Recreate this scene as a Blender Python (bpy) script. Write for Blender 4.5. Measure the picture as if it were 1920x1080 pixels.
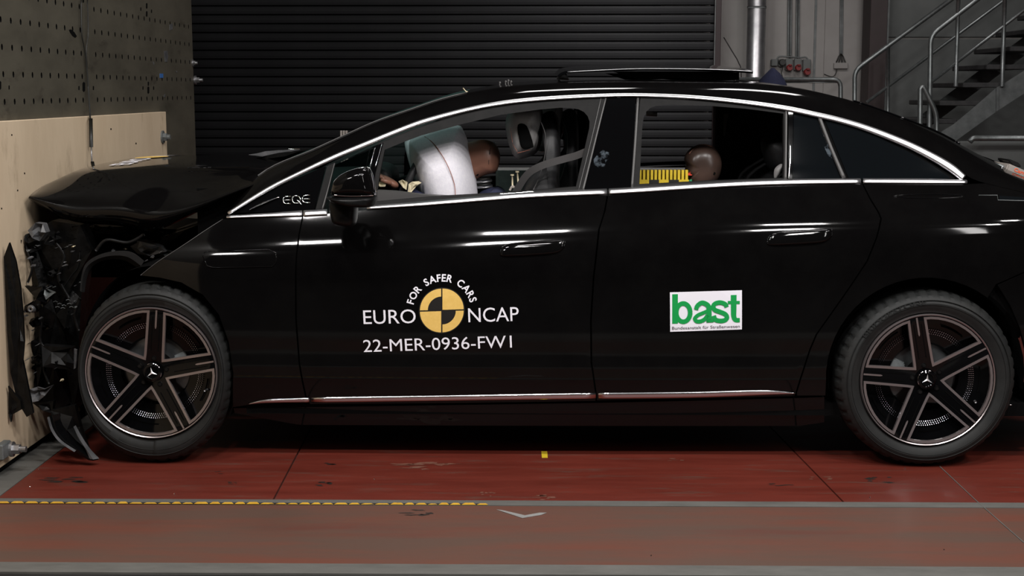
import bpy, bmesh, math, random
from mathutils import Vector, Matrix
from mathutils.geometry import delaunay_2d_cdt
R = random.Random(7)
C = bpy.context.scene.collection
for o in list(bpy.data.objects): bpy.data.objects.remove(o)

# ------------------------------------------------------------ camera, world, lights, exposure
F = 2650.0; CH = 1.477; PITCH = math.radians(7.97); YAW = math.radians(0.865)
cam_d = bpy.data.cameras.new('camera'); cam = bpy.data.objects.new('camera', cam_d); C.objects.link(cam)
cam.location = (0, 0, CH); cam.rotation_euler = (math.pi/2-PITCH, 0, YAW)
cam_d.sensor_width = 36; cam_d.lens = F/1920*36; cam_d.clip_start = .1
bpy.context.scene.camera = cam
vs = bpy.context.scene.view_settings
vs.view_transform = 'Standard'; vs.look = 'None'; vs.gamma = 1; vs.use_curve_mapping = False; vs.exposure = 0.0
w = bpy.data.worlds.new('world'); bpy.context.scene.world = w; w.use_nodes = True
w.node_tree.nodes['Background'].inputs[0].default_value = (.5, .55, .6, 1)
w.node_tree.nodes['Background'].inputs[1].default_value = .012
def area(loc, aim, sx, sy, e, col=(1, .97, .95), spread=180):
    d = bpy.data.lights.new('area_lamp', 'AREA'); d.shape = 'RECTANGLE'; d.size = sx; d.size_y = sy
    d.energy = e; d.color = col; d.spread = math.radians(spread)
    o = bpy.data.objects.new('area_lamp', d); C.objects.link(o); o.location = loc
    o.rotation_euler = (Vector(aim)-Vector(loc)).to_track_quat('-Z', 'Y').to_euler()
    return o
E = 1.0
for lx, ln in ((-2.85, .7), (-.45, .42), (1.78, .48), (3.72, .42)):      # rear row of lamps on the camera side
    area((lx, 1.7, 4.3), (lx*.7, 5.6, .6), ln, .28, 62*E)
for lx, ln in ((-1.62, .6), (-.24, .5), (1.68, .42), (3.75, .42)):       # front row
    area((lx, 3.2, 4.3), (lx*.8, 5.7, .6), ln, .22, 52*E)
for lx in (-.1, 1.55):
    area((lx+.3, 7.6, 5.2), (lx, 6.4, 1.4), 1.0, .5, 34*E)
area((2.86, 2.35, 2.25), (1.7, 5.5, .95), .16, 1.2, 14*E)              # upright softbox beside the camera
area((3.0, 11.6, 4.6), (2.6, 15, 2.2), 1.6, .3, 46*E, (1, .93, .92))  # lamp over the stairs
area((1.0, 12.2, 4.6), (1.1, 15, .9), .8, .3, 16*E, spread=75)          # added lamp, out of view, brightening the shutter behind the car

# ------------------------------------------------------------ helpers
cy_, sy_, cp_, sp_ = math.cos(YAW), math.sin(YAW), math.cos(PITCH), math.sin(PITCH)
FW = Vector((-sy_*cp_, cy_*cp_, -sp_)); RT = Vector((cy_, sy_, 0)); UP = RT.cross(FW)
CAM = Vector((0, 0, CH))
def ray(px, py): return FW + RT*((px-960)/F) + UP*((540-py)/F)
def PY(px, py, Y): d = ray(px, py); return CAM + d*(Y/d.y)
def PZ(px, py, Z=0.0): d = ray(px, py); return CAM + d*((Z-CH)/d.z)
def PX(px, py, X): d = ray(px, py); return CAM + d*(X/d.x)
def lerp(t, tab):
    if t <= tab[0][0]: return tab[0][1]
    for (a, b), (c, d) in zip(tab, tab[1:]):
        if t <= c: return b+(d-b)*(t-a)/(c-a)
    return tab[-1][1]
def cspl(tab):       # monotone-ish cubic through a table
    xs = [a for a, b in tab]; ys = [b for a, b in tab]; n = len(xs)
    m = []
    for i in range(n):
        if i == 0: m.append((ys[1]-ys[0])/(xs[1]-xs[0]))
        elif i == n-1: m.append((ys[-1]-ys[-2])/(xs[-1]-xs[-2]))
        else: m.append(((ys[i+1]-ys[i])/(xs[i+1]-xs[i])+(ys[i]-ys[i-1])/(xs[i]-xs[i-1]))/2)
    def f(t):
        if t <= xs[0]: return ys[0]+m[0]*(t-xs[0])
        if t >= xs[-1]: return ys[-1]+m[-1]*(t-xs[-1])
        i = 0
        while t > xs[i+1]: i += 1
        h = xs[i+1]-xs[i]; s = (t-xs[i])/h
        return ((2*s**3-3*s*s+1)*ys[i]+(s**3-2*s*s+s)*h*m[i]+(-2*s**3+3*s*s)*ys[i+1]+(s**3-s*s)*h*m[i+1])
    return f
Y0 = 5.44; YC = 6.393
prof = cspl([(.05, .16), (.2, .085), (.3, .045), (.36, .03), (.45, .024), (.58, .010), (.68, .002), (.76, .0), (.80, .002), (.84, .0075), (.87, .0160), (.893, .0250), (.925, .0415), (.96, .0640), (1.0, .0915), (1.04, .1190), (1.07, .1395), (1.09, .150), (1.2, .187), (1.3, .222), (1.38, .252), (1.43, .277), (1.48, .311)])
def body_y(x, z):
    zz = z - (.058 if x > 0 else .036)*x*math.exp(-((z-.93)/.14)**2)
    y = Y0 + prof(zz)
    u = (x-.1)/1.6; y += .022*u*u
    if x > 1.75: y += .16*((x-1.75)/.7)**2
    if x < -1.25: y += .10*((x+1.25)/.6)**2
    if z > 1.05:
        k = min(1, (z-1.05)/.4); y += .015*k*u*u
    return y
def body_n(x, z, e=.004):
    gx = (body_y(x+e, z)-body_y(x-e, z))/(2*e); gz = (body_y(x, z+e)-body_y(x, z-e))/(2*e)
    return Vector((gx, -1, gz)).normalized()
def glass_y(x, z): return body_y(x, max(z, 1.095))-.33*max(0, 1.095-z)
def glass_n(x, z, e=.004):
    return Vector(((glass_y(x+e, z)-glass_y(x-e, z))/(2*e), -1, (glass_y(x, z+e)-glass_y(x, z-e))/(2*e))).normalized()
def SB(px, py, off=0):
    y = Y0+.1
    for _ in range(25):
        p = PY(px, py, y); y = y*.3+.7*(body_y(p.x, p.z)+off)
    return PY(px, py, y)
def catmull(pts, n=6, closed=False):
    pts = [Vector(p) for p in pts]; out = []; N = len(pts)
    rng = range(N if closed else N-1)
    for i in rng:
        if closed: p0, p1, p2, p3 = pts[(i-1) % N], pts[i], pts[(i+1) % N], pts[(i+2) % N]
        else: p0, p1, p2, p3 = pts[max(i-1, 0)], pts[i], pts[i+1], pts[min(i+2, N-1)]
        for k in range(n):
            t = k/n
            out.append(.5*((2*p1)+(p2-p0)*t+(2*p0-5*p1+4*p2-p3)*t*t+(3*p1-p0-3*p2+p3)*t**3))
    if not closed: out.append(pts[-1])
    return out
def link(name, me, mat=None, parent=None):
    o = bpy.data.objects.new(name, me); C.objects.link(o)
    if mat is not None and not me.materials: me.materials.append(mat)
    if parent is not None: adopt(parent, o)
    return o
def wmat(o):
    m = o.matrix_parent_inverse @ o.matrix_basis if o.parent else o.matrix_basis.copy()
    return wmat(o.parent) @ m if o.parent else m
def adopt(parent, *objs):
    for o in objs:
        o.parent = parent; o.matrix_parent_inverse = wmat(parent).inverted()
def mk(name, vs_, fs, mat, parent=None, smooth=False, nrm=None):
    me = bpy.data.meshes.new(name); me.from_pydata([tuple(v) for v in vs_], [], fs); me.update()
    if smooth or nrm: me.polygons.foreach_set('use_smooth', [True]*len(me.polygons))
    if nrm: me.normals_split_custom_set_from_vertices([tuple(n) for n in nrm])
    return link(name, me, mat, parent)
def bm_obj(name, bm, mat, parent=None, smooth=False, ang=None):
    bmesh.ops.recalc_face_normals(bm, faces=bm.faces[:])
    if smooth:
        for f in bm.faces: f.smooth = True
    if ang:
        for e in bm.edges:
            if len(e.link_faces) == 2 and e.calc_face_angle(0) > ang: e.smooth = False
    me = bpy.data.meshes.new(name); bm.to_mesh(me); bm.free()
    return link(name, me, mat, parent)
def empty(name, loc=(0, 0, 0), label=None, cat=None, group=None, parent=None):
    o = bpy.data.objects.new(name, None); C.objects.link(o); o.location = loc; o.empty_display_size = .1
    if parent: adopt(parent, o)
    return tag(o, label, cat, group)
def tag(o, label=None, cat=None, group=None, kind=None):
    if label: o['label'] = label
    if cat: o['category'] = cat
    if group: o['group'] = group
    if kind: o['kind'] = kind
    return o
def grid_faces(nu, nv, closed_u=False, closed_v=False):
    f = []
    for i in range(nu if closed_u else nu-1):
        for j in range(nv if closed_v else nv-1):
            a = i*nv+j; b = ((i+1) % nu)*nv+j; c = ((i+1) % nu)*nv+(j+1) % nv; d = i*nv+(j+1) % nv
            f.append((a, b, c, d))
    return f
def tube_data(pts, r, n=8, caps=True):
    pts = [Vector(p) for p in pts]; vs_ = []; N = len(pts); up = Vector((0, 0, 1))
    prev = None
    for i, p in enumerate(pts):
        t = (pts[min(i+1, N-1)]-pts[max(i-1, 0)]).normalized()
        a = prev if prev is not None else (up if abs(t.z) < .95 else Vector((1, 0, 0)))
        s = t.cross(a); 
        if s.length < 1e-6: s = t.orthogonal()
        s.normalize(); b = s.cross(t).normalized(); prev = b
        rr = r[i] if isinstance(r, (list, tuple)) else r
        for k in range(n):
            an = 2*math.pi*k/n; vs_.append(p+s*math.cos(an)*rr+b*math.sin(an)*rr)
    f = grid_faces(N, n, False, True)
    if caps: f.append(tuple(range(n))[::-1]); f.append(tuple((N-1)*n+k for k in range(n)))
    return vs_, f
def tube(name, pts, r, mat, parent=None, n=8, spl=0):
    if spl: pts = catmull(pts, spl)
    v, f = tube_data(pts, r, n)
    o = mk(name, v, f, mat, parent, True); return o
def box(name, lo, hi, mat, parent=None, bev=0.0, rot=None, seg=1):
    lo, hi = Vector(lo), Vector(hi); c = (lo+hi)/2; s = hi-lo
    bm = bmesh.new(); bmesh.ops.create_cube(bm, size=1)
    for v in bm.verts: v.co = Vector((v.co.x*s.x, v.co.y*s.y, v.co.z*s.z))
    if bev: bmesh.ops.bevel(bm, geom=bm.edges[:], offset=bev, segments=seg, affect='EDGES', profile=.6)
    if rot is not None: bmesh.ops.transform(bm, matrix=rot, verts=bm.verts)
    for v in bm.verts: v.co += c
    return bm_obj(name, bm, mat, parent)
def lathe_y(name, prof_, mat, parent=None, n=64, center=(0, 0, 0), fn=None, smooth=True, ang=.7):
    """prof_: list of (radius, y); revolve about the Y axis"""
    bm = bmesh.new(); c = Vector(center); rings = []
    for r, y in prof_:
        ring = []
        for k in range(n):
            a = 2*math.pi*k/n; rr, yy = (fn(r, y, a) if fn else (r, y))
            ring.append(bm.verts.new(c+Vector((rr*math.cos(a), yy, rr*math.sin(a)))))
        rings.append(ring)
    for A, B in zip(rings, rings[1:]):
        for k in range(n): bm.faces.new((A[k], A[(k+1) % n], B[(k+1) % n], B[k]))
    bmesh.ops.remove_doubles(bm, verts=bm.verts, dist=1e-6)
    return bm_obj(name, bm, mat, parent, smooth, ang)
def prism(name, poly, y0, y1, mat, parent=None, bev=0.0, smooth=False):
    """poly: list of (x,z); extruded from y0 (near) to y1"""
    bm = bmesh.new()
    a = [bm.verts.new((x, y0, z)) for x, z in poly]; b = [bm.verts.new((x, y1, z)) for x, z in poly]
    bm.faces.new(a); bm.faces.new(b[::-1]); n = len(poly)
    for i in range(n): bm.faces.new((a[i], b[i], b[(i+1) % n], a[(i+1) % n]))
    if bev:
        bmesh.ops.bevel(bm, geom=[e for e in bm.edges], offset=bev, segments=2, affect='EDGES', clamp_overlap=True)
    return bm_obj(name, bm, mat, parent, smooth, .6)
def pp(pts, Y): return [(p.x, p.z) for p in (PY(a, b, Y) for a, b in pts)]
def puff(name, poly, yc, th, mat, parent=None, rings=7, power=1.0, smooth_n=4, yfn=None, th2=None):
    """inflate a closed outline (x,z) symmetrically about Y=yc into a cushion of half thickness th"""
    P = catmull([(x, 0, z) for x, z in poly], smooth_n, True) if smooth_n else [Vector((x, 0, z)) for x, z in poly]
    c = sum(P, Vector())/len(P); n = len(P); vs_ = []; f = []
    th2 = th if th2 is None else th2
    R_ = 2*rings+1
    for i in range(1, R_):
        a = -math.pi/2+math.pi*i/R_
        s = math.cos(a)**power; yy = (th if a < 0 else th2)*math.sin(a)
        for p in P:
            q = c+(p-c)*s; oy = yfn(q.x, q.z) if yfn else 0
            vs_.append((q.x, yc+yy+oy, q.z))
    f = grid_faces(R_-1, n, False, True)
    oy = yfn(c.x, c.z) if yfn else 0
    vs_.append((c.x, yc-th+oy, c.z)); vs_.append((c.x, yc+th2+oy, c.z)); k = len(vs_)
    for j in range(n):
        f.append((k-2, (j+1) % n, j)); f.append((k-1, (R_-2)*n+j, (R_-2)*n+(j+1) % n))
    bm = bmesh.new(); vv = [bm.verts.new(v) for v in vs_]
    for q in f:
        try: bm.faces.new([vv[i] for i in q])
        except ValueError: pass
    return bm_obj(name, bm, mat, parent, True)
def inside(p, poly):
    x, y = p; r = False; j = len(poly)-1
    for i in range(len(poly)):
        xi, yi = poly[i]; xj, yj = poly[j]
        if (yi > y) != (yj > y) and x < (xj-xi)*(y-yi)/(yj-yi)+xi: r = not r
        j = i
    return r
def inset(poly, d):
    n = len(poly); area_ = sum(poly[i][0]*poly[(i+1) % n][1]-poly[(i+1) % n][0]*poly[i][1] for i in range(n))
    s = 1 if area_ > 0 else -1; out = []
    for i in range(n):
        a, b, c = Vector(poly[i-1]), Vector(poly[i]), Vector(poly[(i+1) % n])
        u = (b-a); v = (c-b)
        if u.length < 1e-9 or v.length < 1e-9: out.append(tuple(b)); continue
        u.normalize(); v.normalize()
        n1 = Vector((-u.y, u.x))*s; n2 = Vector((-v.y, v.x))*s; m = n1+n2
        if m.length < .2: out.append(tuple(b)); continue
        m.normalize(); k = d/max(.4, m.dot(n1)); out.append(tuple(b+m*k))
    return out
def dens(poly, step):
    out = []; n = len(poly)
    for i in range(n):
        a, b = Vector(poly[i]), Vector(poly[(i+1) % n]); L = (b-a).length; k = max(1, int(L/step))
        for j in range(k): out.append(tuple(a+(b-a)*j/k))
    return out
def mirror_co(v): return Vector((v[0], 2*YC-v[1], v[2]))
def panel(name, pxpoly, mat, parent, off=0.0, gap=.0012, holes=(), rim=.022, step=.03, both=None, isxz=False, yf=None, nf=None, spl=0):
    """body panel following the body side surface, outline given as picture points projected on it"""
    yf = yf or body_y; nf = nf or body_n
    def conv(pl):
        q = [tuple(p) for p in pl] if isxz else [(p.x, p.z) for p in (SB(a, b, off) for a, b in pl)]
        return q
    poly = conv(pxpoly)
    if gap: poly = inset(poly, gap)
    poly = dens(poly, step)
    hs = [dens(conv(h), step) for h in holes]
    if gap: hs = [inset(h, -gap) for h in hs]
    pts = list(poly); edges = [(i, (i+1) % len(poly)) for i in range(len(poly))]; loops = [list(range(len(poly)))]
    for h in hs:
        b = len(pts); pts += h; edges += [(b+i, b+(i+1) % len(h)) for i in range(len(h))]; loops.append(list(range(b, b+len(h))))
    nb = len(pts)
    x0 = min(p[0] for p in poly); x1 = max(p[0] for p in poly); z0 = min(p[1] for p in poly); z1 = max(p[1] for p in poly)
    i = 0; zz = z0+step*.5
    while zz < z1:
        xx = x0+step*.5
        while xx < x1:
            if inside((xx, zz), poly) and not any(inside((xx, zz), h) for h in hs):
                if all((xx-a)**2+(zz-b)**2 > (step*.4)**2 for a, b in pts[:nb]): pts.append((xx, zz))
            xx += step
        zz += step
    co, ed, fa, ov, oe, of = delaunay_2d_cdt([Vector(p) for p in pts], edges, [], 0, 1e-6)
    fs = []
    for f in fa:
        cx = sum(co[k].x for k in f)/len(f); cz = sum(co[k].y for k in f)/len(f)
        if inside((cx, cz), poly) and not any(inside((cx, cz), h) for h in hs): fs.append(tuple(f))
    V = []; N = []
    for c in co: V.append(Vector((c.x, yf(c.x, c.y)+off, c.y))); N.append(nf(c.x, c.y))
    Fs = []
    for f in fs:
        a, b, c = V[f[0]], V[f[1]], V[f[2]]
        if (b-a).cross(c-a).y > 0: f = f[::-1]
        Fs.append(f)
    if rim:
        for L, pl in zip(loops, [poly]+hs):
            b = len(V); n = len(pl)
            for (x, z) in pl:
                nn = nf(x, z); V.append(Vector((x, yf(x, z)+off, z))); N.append(nn)
            for (x, z) in pl: V.append(Vector((x, yf(x, z)+off+rim, z))); N.append(nf(x, z))
            ar = sum(pl[i][0]*pl[(i+1) % n][1]-pl[(i+1) % n][0]*pl[i][1] for i in range(n)); sg = 1 if ar > 0 else -1
            for i in range(n):
                j = (i+1) % n; t = Vector((pl[j][0]-pl[i-1][0], pl[j][1]-pl[i-1][1]))
                if t.length < 1e-9: t = Vector((1, 0))
                t.normalize(); o = Vector((t.y*sg, 0, -t.x*sg))
                N[b+i] = (o+Vector((0, -.5, 0))).normalized(); N[b+n+i] = o
                q = (b+i, b+j, b+n+j, b+n+i) if sg < 0 else (b+i, b+n+i, b+n+j, b+j)
                Fs.append(q)
    o = mk(name, V, Fs, mat, parent, nrm=N)
    if both is not None:
        mk(name, [mirror_co(v) for v in V], [f[::-1] for f in Fs], mat, both, nrm=[Vector((n.x, -n.y, n.z)) for n in N])
    return o
def strip(name, pts, mat, parent, off=-.004, both=None, bulge=.006, spl=6, cap=True):
    if name in ('window_trim', 'belt_trim'): pts = [(a, b, c*1.28) for a, b, c in pts]
    """moulding along the body side: pts = (px, py, width_px)"""
    P = catmull([(a, b, c) for a, b, c in pts], spl); V = []; n = len(P); k = 7
    for i, p in enumerate(P):
        a = P[max(i-1, 0)]; b = P[min(i+1, n-1)]; t = Vector((b.x-a.x, b.y-a.y)).normalized(); m = Vector((-t.y, t.x))
        for j in range(k):
            s = -1+2*j/(k-1); q = SB(p.x+m.x*p.z*s*.5, p.y+m.y*p.z*s*.5, off)
            q.y -= bulge*math.sqrt(max(0, 1-s*s)); 
            if j in (0, k-1): q.y += .008
            V.append(q)
    f = grid_faces(n, k)
    if cap: f.append(tuple(range(k))); f.append(tuple((n-1)*k+j for j in range(k))[::-1])
    o = mk(name, V, f, mat, parent, True)
    if both is not None: mk(name, [mirror_co(v) for v in V], [q[::-1] for q in f], mat, both, True)
    return o

# ------------------------------------------------------------ materials
def new_mat(name, col, rough=.5, metal=0.0, coat=0.0, spec=.5, **kw):
    m = bpy.data.materials.new(name); m.use_nodes = True; b = m.node_tree.nodes['Principled BSDF']
    b.inputs['Base Color'].default_value = (*col, 1); b.inputs['Roughness'].default_value = rough
    b.inputs['Metallic'].default_value = metal; b.inputs['Coat Weight'].default_value = coat
    b.inputs['Coat Roughness'].default_value = .03; b.inputs['Specular IOR Level'].default_value = spec
    return m
def noise_mat(name, c1, c2, rough=.5, metal=0.0, scale=4, stretch=(1, 1, 1), lo=.35, hi=.65, bump=0.0, detail=8, c3=None, scale3=1.5, lo3=.55, hi3=.75, rvar=0, spec=.5, bscale=None):
    m = new_mat(name, c1, rough, metal, spec=spec); nt = m.node_tree; N = nt.nodes; L = nt.links; b = N['Principled BSDF']
    tc = N.new('ShaderNodeTexCoord'); mp = N.new('ShaderNodeMapping'); mp.inputs['Scale'].default_value = stretch
    L.new(tc.outputs['Object'], mp.inputs['Vector'])
    n = N.new('ShaderNodeTexNoise'); n.inputs['Scale'].default_value = scale; n.inputs['Detail'].default_value = detail; n.inputs['Roughness'].default_value = .65
    L.new(mp.outputs[0], n.inputs['Vector'])
    r = N.new('ShaderNodeMapRange'); r.inputs[1].default_value = lo; r.inputs[2].default_value = hi; L.new(n.outputs['Fac'], r.inputs[0])
    mx = N.new('ShaderNodeMix'); mx.data_type = 'RGBA'; mx.inputs[6].default_value = (*c1, 1); mx.inputs[7].default_value = (*c2, 1)
    L.new(r.outputs[0], mx.inputs[0]); out = mx.outputs[2]
    if c3:
        n3 = N.new('ShaderNodeTexNoise'); n3.inputs['Scale'].default_value = scale3; n3.inputs['Detail'].default_value = 10; n3.inputs['Roughness'].default_value = .7
        L.new(mp.outputs[0], n3.inputs['Vector'])
        r3 = N.new('ShaderNodeMapRange'); r3.inputs[1].default_value = lo3; r3.inputs[2].default_value = hi3; L.new(n3.outputs['Fac'], r3.inputs[0])
        m3 = N.new('ShaderNodeMix'); m3.data_type = 'RGBA'; m3.inputs[7].default_value = (*c3, 1); L.new(out, m3.inputs[6]); L.new(r3.outputs[0], m3.inputs[0]); out = m3.outputs[2]
    L.new(out, b.inputs['Base Color'])
    if rvar:
        rr = N.new('ShaderNodeMapRange'); rr.inputs[3].default_value = rough-rvar; rr.inputs[4].default_value = rough+rvar; L.new(n.outputs['Fac'], rr.inputs[0]); L.new(rr.outputs[0], b.inputs['Roughness'])
    if bump:
        bp = N.new('ShaderNodeBump'); bp.inputs['Strength'].default_value = bump; bp.inputs['Distance'].default_value = .01
        L.new(n.outputs['Fac'], bp.inputs['Height']); L.new(bp.outputs[0], b.inputs['Normal'])
    return m
M = {}
M['paint'] = noise_mat('black_paint', (.0022, .0020, .0021), (.0032, .003, .003), .06, 0, 6, bump=0, spec=.28); M['paint'].node_tree.nodes['Principled BSDF'].inputs['Coat Weight'].default_value = 0
M['gloss'] = new_mat('gloss_black', (.0022, .0022, .0025), .05, spec=.3)
M['plastic'] = noise_mat('black_plastic', (.003, .003, .0032), (.008, .008, .008), .40, 0, 30, spec=.22)
M['void'] = new_mat('inner_black', (.0012, .0012, .0013), .85, spec=.1)
M['rubber'] = noise_mat('grey_rubber', (.011, .011, .011), (.015, .0145, .0145), .7, 0, 20, spec=.12)
M['seal'] = new_mat('seal_grey', (.055, .053, .052), .5)
M['chrome'] = new_mat('satin_chrome', (.86, .86, .88), .34, 1.0)
M['chrome2'] = new_mat('bright_chrome', (.75, .75, .77), .07, 1.0)
M['chrome3'] = new_mat('sill_chrome', (.72, .72, .75), .16, 1.0)
M['tyre'] = noise_mat('tyre_rubber', (.0095, .0105, .0105), (.016, .0165, .016), .6, 0, 9, bump=.08, spec=.3)
M['alu'] = new_mat('machined_alloy', (.42, .37, .37), .3, .85)
M['caliper'] = noise_mat('cast_grey', (.16, .175, .18), (.24, .26, .265), .5, .3, 14)
M['fin'] = new_mat('polished_fin', (.5, .5, .56), .22, 1.0)
M['star'] = new_mat('satin_emblem', (.85, .85, .87), .4, .8)
M['disc'] = new_mat('brake_steel', (.16, .17, .175), .35, .7)
M['grille'] = noise_mat('crumpled_black', (.0015, .0015, .0015), (.005, .005, .005), .3, 0, 25, bump=.3, spec=.2)
M['greypart'] = noise_mat('torn_grey_plastic', (.05, .052, .055), (.12, .12, .125), .45, 0, 14)
M['white'] = new_mat('white_vinyl', (.88, .87, .94), .6)
M['yellow'] = noise_mat('amber_vinyl', (.80, .52, .13), (.86, .57, .16), .55, 0, 60)
M['decalblack'] = new_mat('black_vinyl', (.008, .007, .006), .6)
M['green'] = new_mat('green_print', (0.0, .33, .065), .6)
M['print'] = new_mat('dark_print', (.05, .05, .05), .6)
M['airbag'] = noise_mat('airbag_fabric', (.68, .66, .72), (.76, .74, .78), .8, 0, 90, bump=.15)
M['thread'] = new_mat('red_thread', (.30, .10, .06), .8)
M['skin'] = noise_mat('dummy_vinyl', (.27, .125, .085), (.32, .15, .10), .38, 0, 4)
M['skin2'] = noise_mat('shaded_dummy_vinyl', (.055, .034, .027), (.075, .046, .036), .3, 0, 4)  # darker copy of the dummy vinyl, roof shade put into the colour
M['dark'] = new_mat('dark_line', (.01, .008, .008), .6)
M['blue'] = noise_mat('blue_cloth', (.012, .015, .045), (.018, .022, .06), .85, 0, 20)
M['steel'] = noise_mat('dull_steel', (.30, .30, .31), (.42, .42, .43), .38, .9, 12)
M['seat'] = noise_mat('grey_leather', (.26, .25, .25), (.33, .32, .31), .5, 0, 30, bump=.1)
M['seatdark'] = noise_mat('dark_leather', (.014, .014, .015), (.022, .022, .023), .5, 0, 30, spec=.3)
M['belt'] = new_mat('belt_webbing', (.055, .052, .052), .7)
M['cream'] = new_mat('cream_tape', (.62, .54, .36), .6)
M['hazyel'] = noise_mat('hazard_yellow', (.55, .40, .02), (.7, .5, .03), .5, 0, 30)
M['tapeyel'] = noise_mat('worn_orange_tape', (.50, .27, .02), (.62, .36, .03), .5, 0, 30, c3=(.05, .04, .03), scale3=8, lo3=.55, hi3=.66)
M['hazblk'] = new_mat('hazard_black', (.012, .012, .01), .5)
M['red'] = new_mat('socket_red', (.17, .010, .010), .5)
M['redpaint'] = new_mat('red_chalk', (.65, .05, .02), .7)
M['greenpaint'] = new_mat('green_chalk', (.02, .25, .1), .7)
M['wood'] = noise_mat('plywood', (.50, .39, .27), (.60, .48, .34), .75, 0, 3, (1, 1.3, .55), .3, .7, bump=.08, c3=(.22, .155, .10), scale3=2.6, lo3=.57, hi3=.80, spec=.2)
M['plate'] = noise_mat('oiled_steel_plate', (.056, .050, .036), (.100, .090, .066), .62, .25, 2.2, (1, 1, 2.5), .3, .7, bump=.05, c3=(.024, .018, .012), scale3=3.5, lo3=.58, hi3=.75)
M['hole'] = new_mat('hole_dark', (.003, .003, .003), .9, spec=.05)
M['floorred'] = noise_mat('red_floor_paint', (.090, .0145, .009), (.140, .023, .014), .45, 0, 4, (.45, 3.0, 1), .3, .7, bump=.04, c3=(.085, .058, .045), scale3=6, lo3=.55, hi3=.76, rvar=.12, spec=.35)
M['floorbrown'] = noise_mat('worn_red_floor', (.125, .044, .029), (.088, .050, .037), .5, 0, 1.8, (.4, 2.6, 1), .40, .60, bump=.03, c3=(.115, .023, .015), scale3=1.3, lo3=.58, hi3=.8, rvar=.1, spec=.35)
M['concrete'] = noise_mat('grey_floor_strip', (.078, .077, .070), (.115, .112, .103), .6, 0, 9, (.6, 2, 1), .3, .7, bump=.1, c3=(.40, .38, .33), scale3=7, lo3=.68, hi3=.74)
M['floorunlit'] = noise_mat('unlit_floor', (.010, .010, .010), (.018, .017, .017), .7, 0, 3, spec=.2)  # near-black colour stands in for floor that gets no light
M['edge'] = noise_mat('dirty_edge', (.045, .045, .042), (.10, .095, .085), .7, 0, 8, bump=.1)
M['mark'] = noise_mat('tyre_smudge', (.012, .011, .010), (.03, .022, .018), .5, 0, 14)
M['dustmark'] = noise_mat('pale_scuff', (.13, .035, .022), (.17, .085, .06), .5, 0, 25)
M['slat'] = noise_mat('shutter_slat', (.0125, .0130, .0145), (.017, .0175, .019), .6, .1, 1.5, spec=.2)
M['frame'] = new_mat('dark_frame', (.020, .010, .011), .6)
M['wall'] = noise_mat('grey_wall_paint', (.235, .225, .215), (.27, .26, .25), .8, 0, 2)
M['wall2'] = noise_mat('grey_green_wall', (.10, .108, .105), (.13, .138, .135), .8, 0, 2)
M['column'] = noise_mat('dark_column', (.028, .018, .018), (.036, .024, .024), .6, 0, 3)
M['galv'] = noise_mat('galvanised_steel', (.16, .175, .175), (.25, .27, .27), .42, .8, 18)
M['galvdark'] = noise_mat('dull_galvanised', (.10, .11, .11), (.16, .17, .17), .6, .4, 10)
M['tread'] = noise_mat('stair_tread', (.03, .03, .032), (.05, .05, .05), .7, .3, 14)
M['boxgrey'] = noise_mat('warm_grey_case', (.26, .23, .21), (.30, .27, .24), .5, 0, 12)
M['orange'] = new_mat('orange_print', (.75, .10, .03), .6)
M['bluetape'] = new_mat('blue_tape', (.03, .12, .35), .6)
M['glint'] = new_mat('polished_metal', (.9, .9, .92), .08, 1.0)
M['room'] = noise_mat('dark_hall_paint', (.010, .010, .011), (.016, .016, .016), .9, 0, 1)
M['tape'] = noise_mat('silver_tape', (.42, .42, .41), (.52, .52, .50), .35, .5, 12)
def glass(name, col, a, rough=.02):
    m = new_mat(name, col, rough); m.node_tree.nodes['Principled BSDF'].inputs['Alpha'].default_value = a
    return m
M['tint'] = glass('tinted_glass', (.004, .005, .006), .93, .04)
def haze_glass(name, col, f):
    m = bpy.data.materials.new(name); m.use_nodes = True; nt = m.node_tree; N = nt.nodes; L = nt.links; N.remove(N['Principled BSDF']); out = N['Material Output']
    a = N.new('ShaderNodeBsdfTransparent'); a.inputs[0].default_value = (.75, .86, .84, 1); b = N.new('ShaderNodeBsdfTranslucent'); b.inputs[0].default_value = (*col, 1)
    g = N.new('ShaderNodeBsdfGlossy'); g.inputs['Roughness'].default_value = .04; g.inputs[0].default_value = (.9, .95, .95, 1)
    x = N.new('ShaderNodeMixShader'); x.inputs[0].default_value = f; L.new(a.outputs[0], x.inputs[1]); L.new(b.outputs[0], x.inputs[2])
    y = N.new('ShaderNodeMixShader'); y.inputs[0].default_value = .04; L.new(x.outputs[0], y.inputs[1]); L.new(g.outputs[0], y.inputs[2]); L.new(y.outputs[0], out.inputs[0]); return m
M['quarter2'] = haze_glass('clear_corner_glass', (.08, .13, .125), .25)
M['screen2'] = haze_glass('hazy_windscreen_glass', (.10, .17, .16), .5)
M['quarter'] = glass('clear_side_glass', (.02, .035, .035), .5, .03)
M['screen'] = glass('windscreen_glass', (.13, .20, .19), .34, .10)
M['dust'] = glass('hand_smudge', (.34, .42, .50), .1, .8)
_n = M['dust'].node_tree; _t = _n.nodes.new('ShaderNodeTexNoise'); _t.inputs['Scale'].default_value = 55; _t.inputs['Detail'].default_value = 4
_r = _n.nodes.new('ShaderNodeMapRange'); _r.inputs[1].default_value = .42; _r.inputs[2].default_value = .62; _r.inputs[4].default_value = .16
_c = _n.nodes.new('ShaderNodeTexCoord'); _n.links.new(_c.outputs['Object'], _t.inputs['Vector']); _n.links.new(_t.outputs['Fac'], _r.inputs[0]); _n.links.new(_r.outputs[0], _n.nodes['Principled BSDF'].inputs['Alpha'])

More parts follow.
